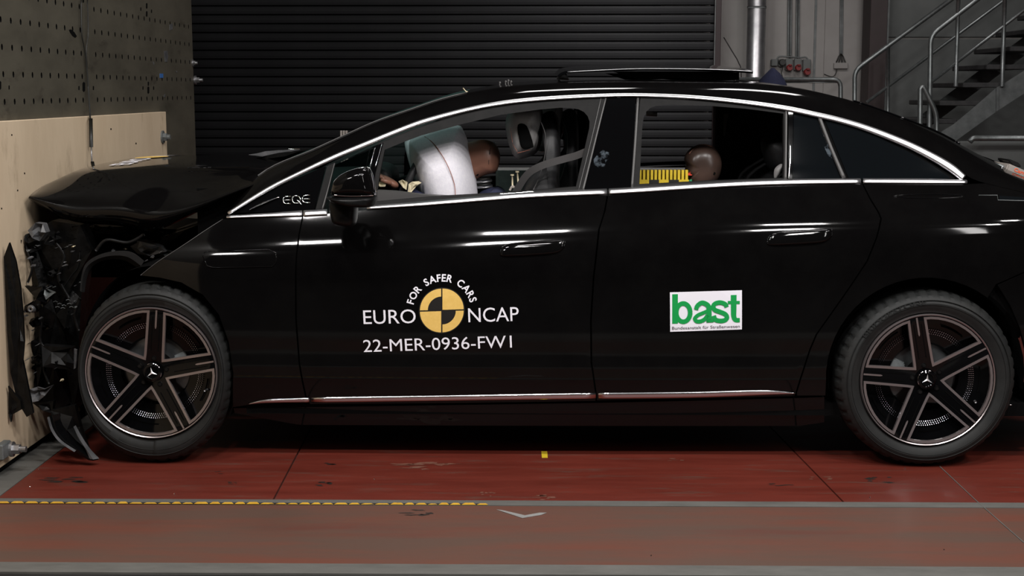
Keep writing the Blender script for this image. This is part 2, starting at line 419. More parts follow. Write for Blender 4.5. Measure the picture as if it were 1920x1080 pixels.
# ------------------------------------------------------------ room shell
def setting(o): o['kind'] = 'structure'; return o
WALLX = PZ(0, 895, .0).x
wx = PZ(60, 838, .02).x
WX = (WALLX+wx)/2
floor = setting(box('floor', (-6, -1.5, -.3), (7, 16.4, -.012), M['edge']))
YS1a, YS1b = PZ(960, 939).y, PZ(960, 948.5).y
YS2a, YS2b = PZ(960, 1059).y, PZ(960, 1078).y
def plate(name, x0a, x0b, x1a, x1b, ya, yb, mat, z=0.0, gap=.002):
    """floor plate, far edge ya from x0a..x1a, near edge yb from x0b..x1b"""
    bm = bmesh.new(); t = [(x0b+gap, yb+gap), (x1b-gap, yb+gap), (x1a-gap, ya-gap), (x0a+gap, ya-gap)]
    a = [bm.verts.new((x, y, z)) for x, y in t]; b = [bm.verts.new((x, y, z-.011)) for x, y in t]
    bm.faces.new(a); bm.faces.new(b[::-1])
    for i in range(4): bm.faces.new((a[i], b[i], b[(i+1) % 4], a[(i+1) % 4]))
    return bm_obj(name, bm, mat, floor)
def fx(px, py): return PZ(px, py).x
def fline(p, q, y):      # x on the floor line through two picture points at depth y
    a, b = PZ(*p), PZ(*q); return a.x+(b.x-a.x)*(y-a.y)/(b.y-a.y)
j1 = ((558, 850), (512, 938)); j2 = ((1502, 860), (1577, 937)); 
FARY = 9.2; jx = [WX+.10, fline(*j1, YS1a), fline(*j2, YS1a), 5.0]; jxf = [WX+.10, fline(*j1, FARY), fline(*j2, FARY), 5.0]
for i in range(3): plate('floor_plate', jxf[i], jx[i], jxf[i+1], jx[i+1], FARY, YS1a, M['floorred'], gap=.0035)
plate('edge_plate', WX-.05, WX-.05, WX+.10, WX+.10, FARY, YS1b, M['concrete'], z=-.001)
plate('far_floor_plate', -6, -6, 7, 7, 15.2, FARY, M['floorred'])
plate('joint_strip', WX+.10, WX+.10, 5, 5, YS1a, YS1b, M['concrete'], z=.0015, gap=.0008)
plate('front_floor_plate', -3.2, -3.2, 5, 5, YS1b, YS2a, M['floorbrown'])
plate('joint_strip', -3.2, -3.2, 5, 5, YS2a, YS2b, M['concrete'], z=.0015, gap=.0008)
plate('unlit_floor_plate', -3.2, -3.2, 5, 5, YS2b-.012, -1.4, M['floorunlit'])  # camera-side floor, its lack of light painted as a dark colour
# thin scored line across both plates on the right
def floor_band(name, pts, wpx, mat, parent=None, z=.002, th=.0012):
    P = [PZ(a, b, z) for a, b in pts]; V = []; f = []
    for i, p in enumerate(P):
        t = (P[min(i+1, len(P)-1)]-P[max(i-1, 0)]).normalized(); s = Vector((-t.y, t.x, 0))*wpx
        V += [p+s, p-s, p-s-Vector((0, 0, th)), p+s-Vector((0, 0, th))]
    for i in range(len(P)-1):
        for k in range(4): f.append((4*i+k, 4*i+(k+1) % 4, 4*i+4+(k+1) % 4, 4*i+4+k))
    f.append((0, 3, 2, 1)); n = 4*len(P)-4; f.append((n, n+1, n+2, n+3))
    bm = bmesh.new(); vv = [bm.verts.new(v) for v in V]
    for q in f: bm.faces.new([vv[i] for i in q])
    return bm_obj(name, bm, mat, parent)
floor_band('score_line', [(1762, 874), (1830, 938), (1920, 1017)], .0018, M['concrete'], floor)
# scuffs on the red floor: worn patches with their own outline
def scuff(cx, cy, wx_, hy, mat, n=5, seed=0):
    r = random.Random(seed); V = []; f = []
    for k in range(n):
        ox = cx+r.uniform(-.8, .8)*wx_; oy = cy+r.uniform(-.8, .8)*hy; aw = wx_*r.uniform(.15, .5); ah = hy*r.uniform(.1, .3); b = len(V); m = 12
        for i in range(m):
            a = 2*math.pi*i/m; q = r.uniform(.5, 1.15); V.append(PZ(ox+aw*math.cos(a)*q, oy+ah*math.sin(a)*q, .0008))
        f.append(tuple(range(b, b+m))[::-1])
    o = mk('scuff_mark', V, f, mat, floor); o['kind'] = 'stuff'
    return o
for i, s in enumerate([(122, 899, 42, 6, 9), (608, 905, 18, 8, 7), (432, 904, 14, 4, 4), (620, 868, 18, 4, 4), (1650, 900, 26, 8, 6), (1470, 908, 30, 3, 4), (780, 961, 36, 7, 6), (410, 886, 16, 3, 3)]):
    scuff(*s[:4], M['mark'], s[4], i)
for i, q_ in enumerate([(800, 874, 60, 9, 9), (915, 926, 16, 5, 6), (1015, 932, 24, 6, 8), (1540, 897, 26, 4, 5), (1270, 862, 20, 3, 4)]): scuff(*q_[:4], M['dustmark'], q_[4], 40+i)
back = setting(mk('wall_back', [(1.35, 15.5, -.3), (7, 15.5, -.3), (7, 15.5, 5.5), (1.35, 15.5, 5.5), (1.35, 15.7, -.3), (7, 15.7, -.3), (7, 15.7, 5.5), (1.35, 15.7, 5.5)],
   [(0, 1, 2, 3), (5, 4, 7, 6), (1, 5, 6, 2), (4, 0, 3, 7), (3, 2, 6, 7), (4, 5, 1, 0)], M['wall']))
setting(box('wall_back', (-6, 15.3, -.3), (1.35, 15.6, 5.5), M['room']))
setting(box('wall_right', (7, -1.5, -.3), (7.2, 15.7, 5.5), M['room']))
setting(box('wall_left', (-6.2, -1.5, -.3), (-6, 15.6, 5.5), M['room']))
setting(box('ceiling', (-6, -1.5, 5.5), (7, 15.7, 5.7), M['room']))
# wall panel seams on the back wall
YW = 15.5
for (a, b) in ((1527, 0),):
    p = PY(1527, 100, YW); box('wall_joint', (p.x-.012, YW-.012, 0), (p.x+.012, YW+.02, 5.4), M['galvdark'], back)
p = PY(1546, 60, YW); q = PY(1629, 60, YW); box('wall_panel', (p.x, YW-.02, 0), (q.x, YW+.02, 5.4), M['wall'], back, bev=.004)
p = PY(1664, 60, YW); box('stair_wall_panel', (p.x, YW-.03, 0), (7, YW+.02, 2.02), M['wall2'], back, bev=.006)
box('stair_wall_panel', (p.x, YW-.03, 2.04), (7, YW+.02, 5.4), M['wall2'], back, bev=.006)
# steel column
p = PY(1629, 60, 15.0); q = PY(1661, 60, 15.0)
col = empty('steel_column', (p.x, 15.0, 0), 'dark brown steel column against the back wall, left of the stairs', 'column')
col2 = box('web', (p.x, 14.95, -.012), (q.x, 15.3, 5.4), M['column'], bev=.004); adopt(col, col2)
adopt(col, box('flange', (q.x, 15.0, -.012), (q.x+.03, 15.35, 5.4), M['galvdark']))

# ------------------------------------------------------------ roller shutter
SHY = 15.0
xl = -4.9; xr = PY(1338, 60, SHY).x
sh = empty('roller_shutter', (0, SHY, 0), 'dark grey roller shutter of narrow horizontal slats filling the background', 'shutter')
pitch = PY(960, 22, SHY).z-PY(960, 22+16.75, SHY).z
z = PY(960, 10, SHY).z; z -= pitch*math.floor(z/pitch)
sec = [(.0, 0), (-.010, .006), (-.014, pitch*.35), (-.014, pitch*.65), (-.009, pitch-.012), (0, pitch-.008), (.012, pitch-.008), (.012, 0)]
me = None; zz = z-pitch
slat_me = bpy.data.meshes.new('slat')
V = [(xl, a, b) for a, b in sec]+[(xr, a, b) for a, b in sec]; n = len(sec)
slat_me.from_pydata(V, [], [(i, i+n, (i+1) % n+n, (i+1) % n) for i in range(n)]+[tuple(range(n)), tuple(range(2*n-1, n-1, -1))]); slat_me.materials.append(M['slat'])
zz = z
while zz < 3.3:
    o = bpy.data.objects.new('slat', slat_me); C.objects.link(o); o.location = (0, SHY, zz); adopt(sh, o); zz += pitch
adopt(sh, box('guide_rail', (xr, SHY-.06, -.012), (xr+.07, SHY+.3, 3.5), M['frame'], bev=.004),
      box('guide_lip', (xr+.0, SHY-.08, 1.5), (xr+.008, SHY-.06, 3.5), M['galvdark']),
      box('shutter_housing', (xl, SHY-.2, 3.35), (xr+.1, SHY+.3, 3.8), M['frame'], bev=.01))
tagc = tube('thin_cable', [PY(1357, 70, SHY-.1), PY(1372, 95, SHY-.1), PY(1386, 120, SHY-.1), PY(1390, 150, SHY-.1), PY(1392, 330, SHY-.1)], .006, M['dark'], spl=3)
tag(tagc, 'thin dark cable slanting down right of the shutter', 'cable')

# ------------------------------------------------------------ fittings on the back wall
pc = PY(1418, 50, 15.1); r_ = (PY(1436, 50, 15.1).x-PY(1401, 50, 15.1).x)/2
pipe = empty('drain_pipe', (pc.x, 15.1, 0), 'thick shiny vertical metal pipe beside the shutter frame', 'pipe')
def vt(name, x, y, z0, z1, r, mat, n=24): return tube(name, [(x, y, z0), (x, y, z1)], r, mat, n=n)
adopt(pipe, vt('pipe_tube', pc.x, 15.1, -.01, 5.45, r_, M['steel']), vt('pipe_collar', pc.x, 15.1, PY(1418, 16, 15.1).z, PY(1418, 12, 15.1).z, r_*1.04, M['galvdark']))
YF = 15.44
def sock(px, y0, y1, w, lab, redy=None, plug=False, grp=None):
    a = PY(px-w/2, y0, YF); b = PY(px+w/2, y1, YF)
    s = empty('wall_socket', (a.x, YF, b.z), lab, 'socket', grp)
    adopt(s, box('housing', (a.x, YF, b.z), (b.x, 15.5, a.z), M['wall2'], bev=.008))
    if redy:
        c = PY(px+1, redy, YF-.04); rr = (b.x-a.x)*.44
        d = lathe_y('socket_cover', [(0, -.05), (rr*.8, -.05), (rr, -.03), (rr, .03), (0, .03)], M['red'], n=20, center=(c.x, YF-.0, c.z))
        e = box('cover_flap', (c.x-rr*.5, YF-.075, c.z+rr*.5), (c.x+rr*.5, YF-.02, c.z+rr*1.05), M['red'], bev=.006)
        adopt(s, d, e)
    if plug:
        c = PY(px, (y0+y1)/2-1, YF)
        adopt(s, lathe_y('black_plug', [(0, -.06), (.03, -.06), (.036, -.04), (.036, 0), (0, 0)], M['hazblk'], n=18, center=(c.x, YF, c.z)))
    return s
sock(1452.5, 111, 124, 12, 'small dark square wall switch leftmost in the socket row')
sock(1466, 111, 125, 11, 'small pale wall outlet holding a black plug', plug=True)
sock(1480, 110, 132, 13, 'grey wall socket with red cover, first red one from the left', 127)
sock(1496.5, 110, 132, 13, 'grey wall socket with red cover, middle of the three', 127)
sock(1513.5, 111, 134, 14, 'grey wall socket with lower hanging red cover, rightmost of the three', 135)
cb = empty('conduit', (PY(1480, 60, YF).x, YF, 0), 'pair of thin grey conduits running down to the red sockets', 'conduit')
k_ = []
for px in (1478, 1482.5): k_.append(tube('conduit_tube', [PY(px+1.5, -60, 15.46), PY(px, 104, 15.46)], .011, M['galvdark'], n=10))
for px in (1493.5, 1497.5): k_.append(tube('conduit_tube', [PY(px+1.5, -60, 15.46), PY(px-.5, 108, 15.46)], .009, M['galvdark'], n=10))
k_.append(tube('cross_cable', [PY(a, b, 15.45) for a, b in ((1457, 112), (1459, 107), (1465, 105.5), (1480, 106.5), (1500, 108), (1510, 107), (1515, 111))], .008, M['galvdark'], spl=4))
adopt(cb, *k_)
tag(tube('plug_cord', [PY(a, b, 15.42) for a, b in ((1466, 122), (1467, 130), (1465, 136), (1467, 144), (1470, 165))], .005, M['hazblk'], spl=4), 'black cord hanging from the plug on the wall', 'cord')
jb = empty('junction_box', (PY(1576, 120, YF).x, YF, 0), 'small pale junction box fed by one conduit and four short leads', 'junction box')
a = PY(1564, 117.5, YF); b = PY(1590, 129, YF)
js = [box('housing', (a.x, YF, b.z), (b.x, 15.5, a.z), M['wall'], bev=.006)]
for px in (1576, 1579): js.append(tube('conduit_tube', [PY(px+1.5, -60, 15.46), PY(px-.5, 102, 15.46)], .011, M['galvdark'], n=10))
for px in (1568, 1573, 1579, 1585): js.append(tube('lead', [PY(1577, 101, 15.44), PY((px+1577)/2, 106, 15.44), PY(px, 117, 15.44)], .007, M['hazblk'], n=8))
js.append(tube('lower_lead', [PY(a_, b_, 15.44) for a_, b_ in ((1569, 129), (1567, 138), (1560, 144), (1545, 139))], .005, M['hazblk'], n=8, spl=4))
adopt(jb, *js)
# blue folded cloth top (behind the roof)
sail = puff('blue_cover', pp([(1424, 150), (1436, 138), (1447, 127), (1451, 127), (1462, 137), (1470, 148), (1474, 157), (1476, 494), (1422, 494)], 12.0), 12.0, .16, M['blue'], smooth_n=0, power=.5)
tag(sail, 'pointed dark blue cover behind the car roof below the plug', 'cover')

# ------------------------------------------------------------ pipe rails and stairs
def rail(name, pts, Y, r, lab, cat='railing', extra=(), mat=None, spl=False):
    e = empty(name, (PY(*pts[0], Y).x, Y, 0), lab, cat)
    P = [PY(a, b, Y) for a, b in pts]
    # round the corners
    Q = [P[0]]
    for i in range(1, len(P)-1):
        u = (P[i-1]-P[i]); v = (P[i+1]-P[i]); d = min(.07, u.length*.45, v.length*.45); u.normalize(); v.normalize()
        for t in (0, .25, .5, .75, 1): Q.append((P[i]+u*d)*(1-t)**2+P[i]*2*t*(1-t)+(P[i]+v*d)*t*t)
    Q.append(P[-1])
    adopt(e, tube('rail_tube', Q, r, mat or M['galv'], n=12))
    for (nm, pp_, rr) in extra: adopt(e, tube(nm, [PY(a, b, Y) for a, b in pp_], rr, mat or M['galv'], n=12))
    return e
rail('barrier_rail', [(1380, 149), (1576, 149), (1577, 420)], 13.4, .021, 'low horizontal pipe rail bent down behind the car roof, left of the column', extra=[('cross_rail', [(1470, 154.5), (1572, 154.5)], .006)])
YN, YFR = 13.2, 14.3      # near and far side of the flight
stairs = empty('staircase', (PY(1740, 250, YN).x, YN, 0), 'steel staircase climbing to the right against the back wall', 'staircase')
def slab(name, pts, Y, th, mat): 
    o = prism(name, pp(pts, Y), Y, Y+th, mat, bev=.003); adopt(stairs, o); return o
slab('near_stringer', [(1768, 245), (1788, 234), (1870, 163), (1878, 160), (1960, 106), (1960, 150), (1870, 208), (1795, 262), (1700, 330), (1640, 380), (1640, 345)], YN, .012, M['galvdark'])
slab('stringer_rib', [(1868, 165), (1873, 162), (1873, 206), (1868, 210)], YN-.02, .02, M['galvdark'])
slab('far_stringer', [(1600, 330), (1712, 228), (1760, 190), (1900, 84), (1980, 24), (1980, 60), (1900, 120), (1700, 270), (1600, 360)], YFR, .012, M['galvdark'])
for k in range(-4, 6):
    yy = 189-k*34; xx = 1764+k*44
    a = PY(xx-2, yy, YN+.02); b = PY(xx+74, yy, YN+.02)
    o = box('stair_tread', (a.x, YN+.013, a.z-.045), (b.x, YFR, a.z), M['tread'], bev=.006); adopt(stairs, o)
for k in range(2): 
    o = box('under_panel', (0, 0, 0), (.1, .1, .1), M['tread'])
    bpy.data.objects.remove(o)
# near handrail (second from left in view): belongs to stairs
def srail(prefix, Y, top, posts, mids, r=.023):
    P = [PY(a, b, Y) for a, b in top]; Q = [P[0]]
    for i in range(1, len(P)-1):
        u = (P[i-1]-P[i]); v = (P[i+1]-P[i]); d = min(.08, u.length*.45, v.length*.45); u.normalize(); v.normalize()
        for t in (0, .25, .5, .75, 1): Q.append((P[i]+u*d)*(1-t)**2+P[i]*2*t*(1-t)+(P[i]+v*d)*t*t)
    Q.append(P[-1]); adopt(stairs, tube('handrail', Q, r, M['galv'], n=12))
    for m in mids: adopt(stairs, tube('mid_rail', [PY(a, b, Y) for a, b in m], r*.7, M['galv'], n=10))
    for p in posts: adopt(stairs, tube('rail_post', [PY(a, b, Y) for a, b in p], r*.85, M['galv'], n=12))
srail('far', YFR+.03, [(1602, 330), (1602.5, 132), (1850, -50)], [[(1664, 310), (1665, 85)][::-1]], [[(1625, 192), (1990, -80)]])
srail('near', YN-.04, [(1741, 330), (1745, 66), (1870, -30), (1990, -125)], [[(1798, -40), (1792, 162)], [(1885, -40), (1879, 162)]], [[(1747, 153), (1960, -12)]])
srail('newel', YN-.09, [(1724, 330), (1725.5, 166), (1731, 162), (1756, 212), (1757, 330)], [], [])
rail('low_rail', [(1818, 266), (1824, 259), (1990, 259)], 12.6, .026, 'low horizontal pipe rail at the right edge in front of the stairs')
lw = empty('low_wall', (PY(1830, 270, 12.9).x, 12.9, 0), 'low grey panel wall behind the boot of the car', 'wall')
adopt(lw, box('wall_slab', (PY(1800, 265, 12.9).x, 12.9, -.012), (6.5, 13.0, PY(1830, 265, 12.9).z), M['wall2'], bev=.01))

# ------------------------------------------------------------ crash barrier (steel block with plywood facing)
bar = empty('crash_barrier', (WX, 6.5, 0), 'steel crash barrier block faced with plywood at the left of the hall', 'barrier')
SX = WX-.035
ybar0 = 3.3; ybar1 = PX(367, 280, SX).y
# perforated plate: real holes, shade inside them painted near-black
zrows = [PX(6, 139, SX).z-.106+.106*k for k in (0, 1, 2, 3, 4, 5)]
zrows = [PX(8, 191, SX).z, PX(6, 139, SX).z, PX(3, 88, SX).z, PX(22, 39, SX).z, PX(176, 17.5, SX).z]
ypitch = (PX(110, 142, SX).y-PX(6.2, 139, SX).y)/6; yh0 = PX(6.2, 139, SX).y
seam_y = PX(165, 100, SX).y
def perf(name, ya, yb):
    V = []; Fc = []; idx = {}; dark_ = set()
    def vt_(x, y, z):
        k = (round(x, 5), round(y, 5), round(z, 5))
        if k not in idx: idx[k] = len(V); V.append((x, y, z))
        return idx[k]
    h = .028; hz = .028; ys = []
    k0 = math.floor((ya-yh0)/ypitch)-1; cs = []
    k = k0
    while yh0+k*ypitch < yb+1:
        c = yh0+k*ypitch
        if c-h > ya and c+h < yb: cs.append(c)
        k += 1
    cuts = [ya]
    for c in cs: cuts += [c-h, c+h]
    cuts.append(yb)
    zs = [0.0]
    for zr in sorted(zrows): zs += [zr-hz, zr+hz]
    zs.append(3.2)
    for i in range(len(cuts)-1):
        for j in range(len(zs)-1):
            y0, y1, z0, z1 = cuts[i], cuts[i+1], zs[j], zs[j+1]
            hole = (i % 2 == 1) and (j % 2 == 1)
            q = [vt_(SX, y0, z0), vt_(SX, y1, z0), vt_(SX, y1, z1), vt_(SX, y0, z1)]
            if not hole: Fc.append(tuple(q)); continue
            cy, cz = (y0+y1)/2, (z0+z1)/2; rr = .0105; ring = []; ring2 = []
            for m in range(8):
                a = math.radians(-135+45*m); ring.append(vt_(SX, cy+rr*math.cos(a), cz+rr*1.25*math.sin(a))); ring2.append(vt_(SX-.03, cy+rr*math.cos(a), cz+rr*1.25*math.sin(a)))
            dk0 = len(Fc)
            for m in range(4):
                Fc.append((q[m], q[(m+1) % 4], ring[(2*m+2) % 8], ring[(2*m+1) % 8])); Fc.append((q[m], ring[(2*m+1) % 8], ring[2*m]))
            for m in range(8): Fc.append((ring[m], ring[(m+1) % 8], ring2[(m+1) % 8], ring2[m]))
            Fc.append(tuple(ring2)); dark_.update(range(dk0+8, len(Fc)))
    b = len(V)   # sides
    V.extend([(SX, ya, 0), (SX, yb, 0), (SX, yb, 3.2), (SX, ya, 3.2), (SX-.05, ya, 0), (SX-.05, yb, 0), (SX-.05, yb, 3.2), (SX-.05, ya, 3.2)])
    Fc += [(b+1, b+5, b+6, b+2), (b, b+3, b+7, b+4), (b+3, b+2, b+6, b+7)]
    bm = bmesh.new(); vv = [bm.verts.new(v) for v in V]
    for n_, q in enumerate(Fc):
        try: bm.faces.new([vv[i] for i in q]).material_index = 1 if n_ in dark_ else 0
        except ValueError: pass
    o = bm_obj(name, bm, M['plate']); o.data.materials.append(M['hole']); return o
adopt(bar, perf('steel_plate', ybar0, seam_y-.006), perf('steel_plate', seam_y+.006, ybar1))
adopt(bar, box('barrier_block', (SX-1.2, ybar0+.02, 0), (SX-.052, ybar1-.01, 3.2), M['plate'], bev=.01))
# plywood facing
ywa, ywb = 3.4, PX(312, 240, WX).y; zw = PX(310, 209.5, WX).z; seamw = PX(169, 260, WX).y; zb = .03
def ply(y0, y1, z0, z1): o = box('plywood_sheet', (SX+.001, y0, z0), (WX, y1, z1), M['wood'], bev=.002); adopt(bar, o); return o
ply(ywa, seamw-.0015, zb, zw); ply(seamw+.0015, ywb, zb, zw)
adopt(bar, box('base_gap', (SX, ybar0, -.01), (WX-.02, ywb, zb), M['hole']))  # near-black strip paints the shade in the gap under the plywood
# hex bolts on the barrier
def bolt(P, r, name='bolt', axis='X', L=.04, par=None, mat=None, washer=True):
    bm = bmesh.new()
    def cyl(r_, a, b, n):
        va = []; vb = []
        for k in range(n):
            an = 2*math.pi*k/n
            if axis == 'X': va.append(bm.verts.new((P.x+a, P.y+r_*math.cos(an), P.z+r_*math.sin(an)))); vb.append(bm.verts.new((P.x+b, P.y+r_*math.cos(an), P.z+r_*math.sin(an))))
            else: va.append(bm.verts.new((P.x+r_*math.cos(an), P.y-a, P.z+r_*math.sin(an)))); vb.append(bm.verts.new((P.x+r_*math.cos(an), P.y-b, P.z+r_*math.sin(an))))
        bm.faces.new(va); bm.faces.new(vb[::-1])
        for k in range(n): bm.faces.new((va[k], vb[k], vb[(k+1) % n], va[(k+1) % n]))
    if washer: cyl(r*1.5, 0, L*.18, 20)
    cyl(r, L*.15, L*.6, 6); cyl(r*.6, L*.6, L, 12)
    o = bm_obj(name, bm, mat or M['steel'])
    if par: adopt(par, o)
    return o
bolt(PX(361, 118, SX), .014, par=bar, L=.03); bolt(PX(365, 150, SX), .018, par=bar, L=.05); bolt(PX(304, 257, WX), .024, par=bar, L=.045, mat=M['galvdark'])
cl = PX(2, 842, WX); adopt(bar, box('clamp_block', (WX-.001, cl.y-.06, cl.z-.03), (WX+.03, cl.y+.03, cl.z+.03), M['galvdark'], bev=.004))
bolt(Vector((WX+.03, PX(6, 842, WX).y, PX(6, 842, WX).z)), .020, par=bar, L=.06, mat=M['steel'])
def on_wall(name, pts, mat, x=None, th=.002, par=None):
    x = WX if x is None else x
    P = [PX(a, b, x) for a, b in pts]; bm = bmesh.new()
    a_ = [bm.verts.new((x+th, p.y, p.z)) for p in P]; b_ = [bm.verts.new((x, p.y, p.z)) for p in P]; n = len(P)
    bm.faces.new(a_); bm.faces.new(b_[::-1])
    for i in range(n): bm.faces.new((a_[i], b_[i], b_[(i+1) % n], a_[(i+1) % n]))
    o = bm_obj(name, bm, mat)
    if par is not None: adopt(par, o)
    return o
on_wall('blue_label', [(299.5, 138), (305.5, 138), (305.5, 146), (299.5, 146)], M['bluetape'], SX, par=bar)
for pts in ([(307, 96), (313, 95), (315, 105), (313, 116), (309, 116)], [(318, 46), (323, 44), (323, 54), (318, 57)], [(286, 115), (289, 118), (288, 122)], [(329, 134), (332, 133), (331, 137)], [(307.5, 178), (309.5, 176), (309, 183), (307, 182)]):
    on_wall('paint_chip', pts, M['greypart'], SX, par=bar)
on_wall('oil_smear', [(129, 56), (133, 55), (139, 60), (144, 68), (141, 71), (136, 68), (131, 61)], M['hole'], SX, .0008, bar)
for (cx, cy, s) in ((157, 163, 7), (0, 160, 6), (17, 164, 3), (148, 165, 3), (175, 165, 3), (278, 157, 3), (278, 169, 5), (268, 165, 2.5), (288, 165, 2.5), (275, 11, 4), (275, 26, 4), (156, 0, 4), (264, 17, 2.5), (284, 21, 2.5)):
    on_wall('slot', [(cx-s*.35, cy-s), (cx, cy-s*1.4), (cx+s*.35, cy-s), (cx+s*.35, cy+s), (cx, cy+s*1.4), (cx-s*.35, cy+s)], M['hole'], SX, .0006, bar)
for (cx, cy) in ((22, 253), (208, 242), (255, 269), (46, 325), (33, 357), (170, 245), (3, 391)):
    on_wall('nail_dent', [(cx-1, cy-1.5), (cx+1, cy-1.5), (cx+1, cy+1.5), (cx-1, cy+1.5)], M['hole'], WX, .0006, bar)
# hanging rod with black sleeve between the plates
rod = empty('hanging_cable', PX(169, 222, WX+.02), 'thin black cable with a sleeve hanging down the joint of the barrier plates', 'cable')
adopt(rod, tube('cable_wire', [PX(152.5, -5, SX+.012), PX(153, 60, SX+.012), PX(158, 90, SX+.012), PX(163, 130, SX+.012), PX(168, 200, SX+.02), PX(169.5, 225, WX+.02)], .0035, M['hazblk'], spl=4),
      tube('second_wire', [PX(163.5, -5, SX+.012), PX(165.5, 60, SX+.012), PX(162, 95, SX+.012), PX(165, 160, SX+.012), PX(169, 222, WX+.015)], .003, M['hazblk'], spl=4),
      tube('sleeve', [PX(170, 222, WX+.02), PX(171, 276, WX+.02)], .009, M['hazblk'], n=12),
      tube('lower_wire', [PX(171, 275, WX+.02), PX(172, 303, WX+.03)], .0035, M['steel']),
      tube('end_plug', [PX(173, 303, WX+.03), PX(176, 318, WX+.035)], [.008, .008], M['hazblk'], n=12))

# ============================================================ THE CAR
car = empty('car', (0, YC, 0), 'glossy black five door saloon with crushed front end standing against the barrier', 'car')
def f1(tab):
    g = cspl(tab); return g
ARCHC = (1738, 708)
def arc(cx, cy, r, a0, a1, n): return [(cx+r*math.cos(math.radians(a0+(a1-a0)*i/n)), cy-r*math.sin(math.radians(a0+(a1-a0)*i/n))) for i in range(n+1)]
P_fender = [(420, 411), (567, 405), (560, 440), (554, 500), (554, 600), (560, 680), (572, 742), (578, 752), (560, 754), (470, 759), (436, 764), (437, 700), (428, 640), (410, 590), (380, 553), (340, 530), (300, 521), (264, 517), (300, 488), (345, 460), (385, 433)]
P_fdoor = [(569, 403), (615, 400.5), (700, 392), (840, 381), (990, 369), (1139, 362), (1133, 395), (1122, 430), (1112, 520), (1107, 600), (1108, 680), (1117, 742), (1117, 752), (850, 756), (581, 758), (574, 742), (562, 680), (556, 600), (556, 500), (562, 440)]
P_rdoor = [(1141, 362), (1300, 352.5), (1400, 347.5), (1500, 343.5), (1616, 342), (1630, 372), (1646, 398), (1651, 410), (1643, 445), (1625, 490), (1597, 532), (1560, 585), (1530, 627), (1518, 655), (1500, 710), (1492, 736), (1490, 743), (1300, 747), (1119, 751), (1119, 742), (1110, 680), (1109, 600), (1114, 520), (1124, 430), (1135, 395)]
P_quarter = [(1618, 344), (1740, 345), (1818, 345), (1850, 343), (1900, 355), (1980, 374), (2060, 388), (2120, 396), (2165, 430), (2172, 500), (2100, 504), (1925, 508), (1880, 528), (1868, 533)] + arc(1738, 710, 189, 53, 176, 18) + [(1548, 742), (1494, 742), (1494, 736), (1502, 710), (1520, 655), (1532, 627), (1562, 585), (1599, 532), (1627, 490), (1645, 445), (1653, 410), (1648, 398), (1632, 372)]
P_bumper = [(1870, 534), (1882, 529), (1926, 509), (2100, 505), (2172, 501), (2170, 640), (2120, 740), (1990, 775), (1932, 772), (1924, 735), (1927, 700), (1924, 660), (1912, 615), (1895, 575)]
P_sill = [(437, 765), (580, 763), (850, 759), (1118, 755), (1300, 751), (1491, 746), (1546, 744), (1546, 792), (1500, 799), (1118, 799), (560, 797), (440, 775)]
fender = panel('front_wing', P_fender, M['paint'], car, both=car)
fdoor = panel('front_door', P_fdoor, M['paint'], car); fdoor_far = panel('front_door', P_fdoor, M['void'], None)
def mirror_panel(name, P, parent, **kw):
    o = panel(name, P, M['paint'], None, **kw); me = o.data
    for v in me.vertices: v.co = mirror_co(v.co)
    me.flip_normals(); adopt(parent, o); return o
bpy.data.objects.remove(fdoor_far)
fdoor_far = mirror_panel('front_door', P_fdoor, car)
rdoor = panel('rear_door', P_rdoor, M['paint'], car); rdoor_far = mirror_panel('rear_door', P_rdoor, car)
quarter = panel('rear_quarter_panel', P_quarter, M['paint'], car, both=car)
bumper = panel('rear_bumper', P_bumper, M['paint'], car, both=car)
sill = panel('side_sill', P_sill, M['gloss'], car, off=.012, both=car)
# inner shell behind the panel gaps and wheel wells
inner = [(470, 411), (560, 408), (1139, 368), (1616, 348), (1740, 349), (1850, 350), (2060, 394), (2150, 440), (2150, 520), (2100, 700), (1935, 740)] + arc(1738, 710, 196, 5, 178, 16) + [(1540, 785), (560, 785), (442, 765), (440, 700), (430, 640), (412, 590), (382, 553), (345, 533), (400, 470)]
panel('inner_panel', inner, M['void'], car, off=.03, gap=0, rim=0, step=.06, both=car)
panel('door_lining', [(640, 400), (1139, 368), (1616, 348), (1616, 420), (1560, 560), (1490, 770), (600, 775), (590, 600)], M['seatdark'], car, off=.085, gap=0, rim=.01, step=.08, both=car)
tube('wing_edge', [SB(a, b, -.001) for a, b in ((264, 516), (280, 503), (300, 488), (345, 459), (385, 432), (418, 411))], .0016, M['seal'], fender, spl=4)
# wheel wells
def well(cx, r, x_off=0):
    for s in (0, 1):
        V = []; n = 20
        for i in range(n+1):
            a = math.radians(-8+196*i/n); x = cx+r*math.cos(a); z_ = .36+r*math.sin(a)
            for y in (5.50, 5.78): V.append((x, y if not s else 2*YC-y, z_))
        c = len(V)
        yb = 5.78 if not s else 2*YC-5.78
        V.append((cx, yb, .36)); F_ = grid_faces(n+1, 2)+[(2*i+1, c, 2*i+3) for i in range(n)]
        mk('wheel_arch_liner', V, F_, M['void'], car, True)
xr_ = SB(1738, 710).x; well(xr_, .385)
box('floor_pan', (-1.15, Y0+.10, .19), (2.1, 2*YC-Y0-.10, .24), M['void'], car)
box('battery_tray', (-.95, Y0+.22, .15), (1.05, 2*YC-Y0-.22, .195), M['void'], car, bev=.01)

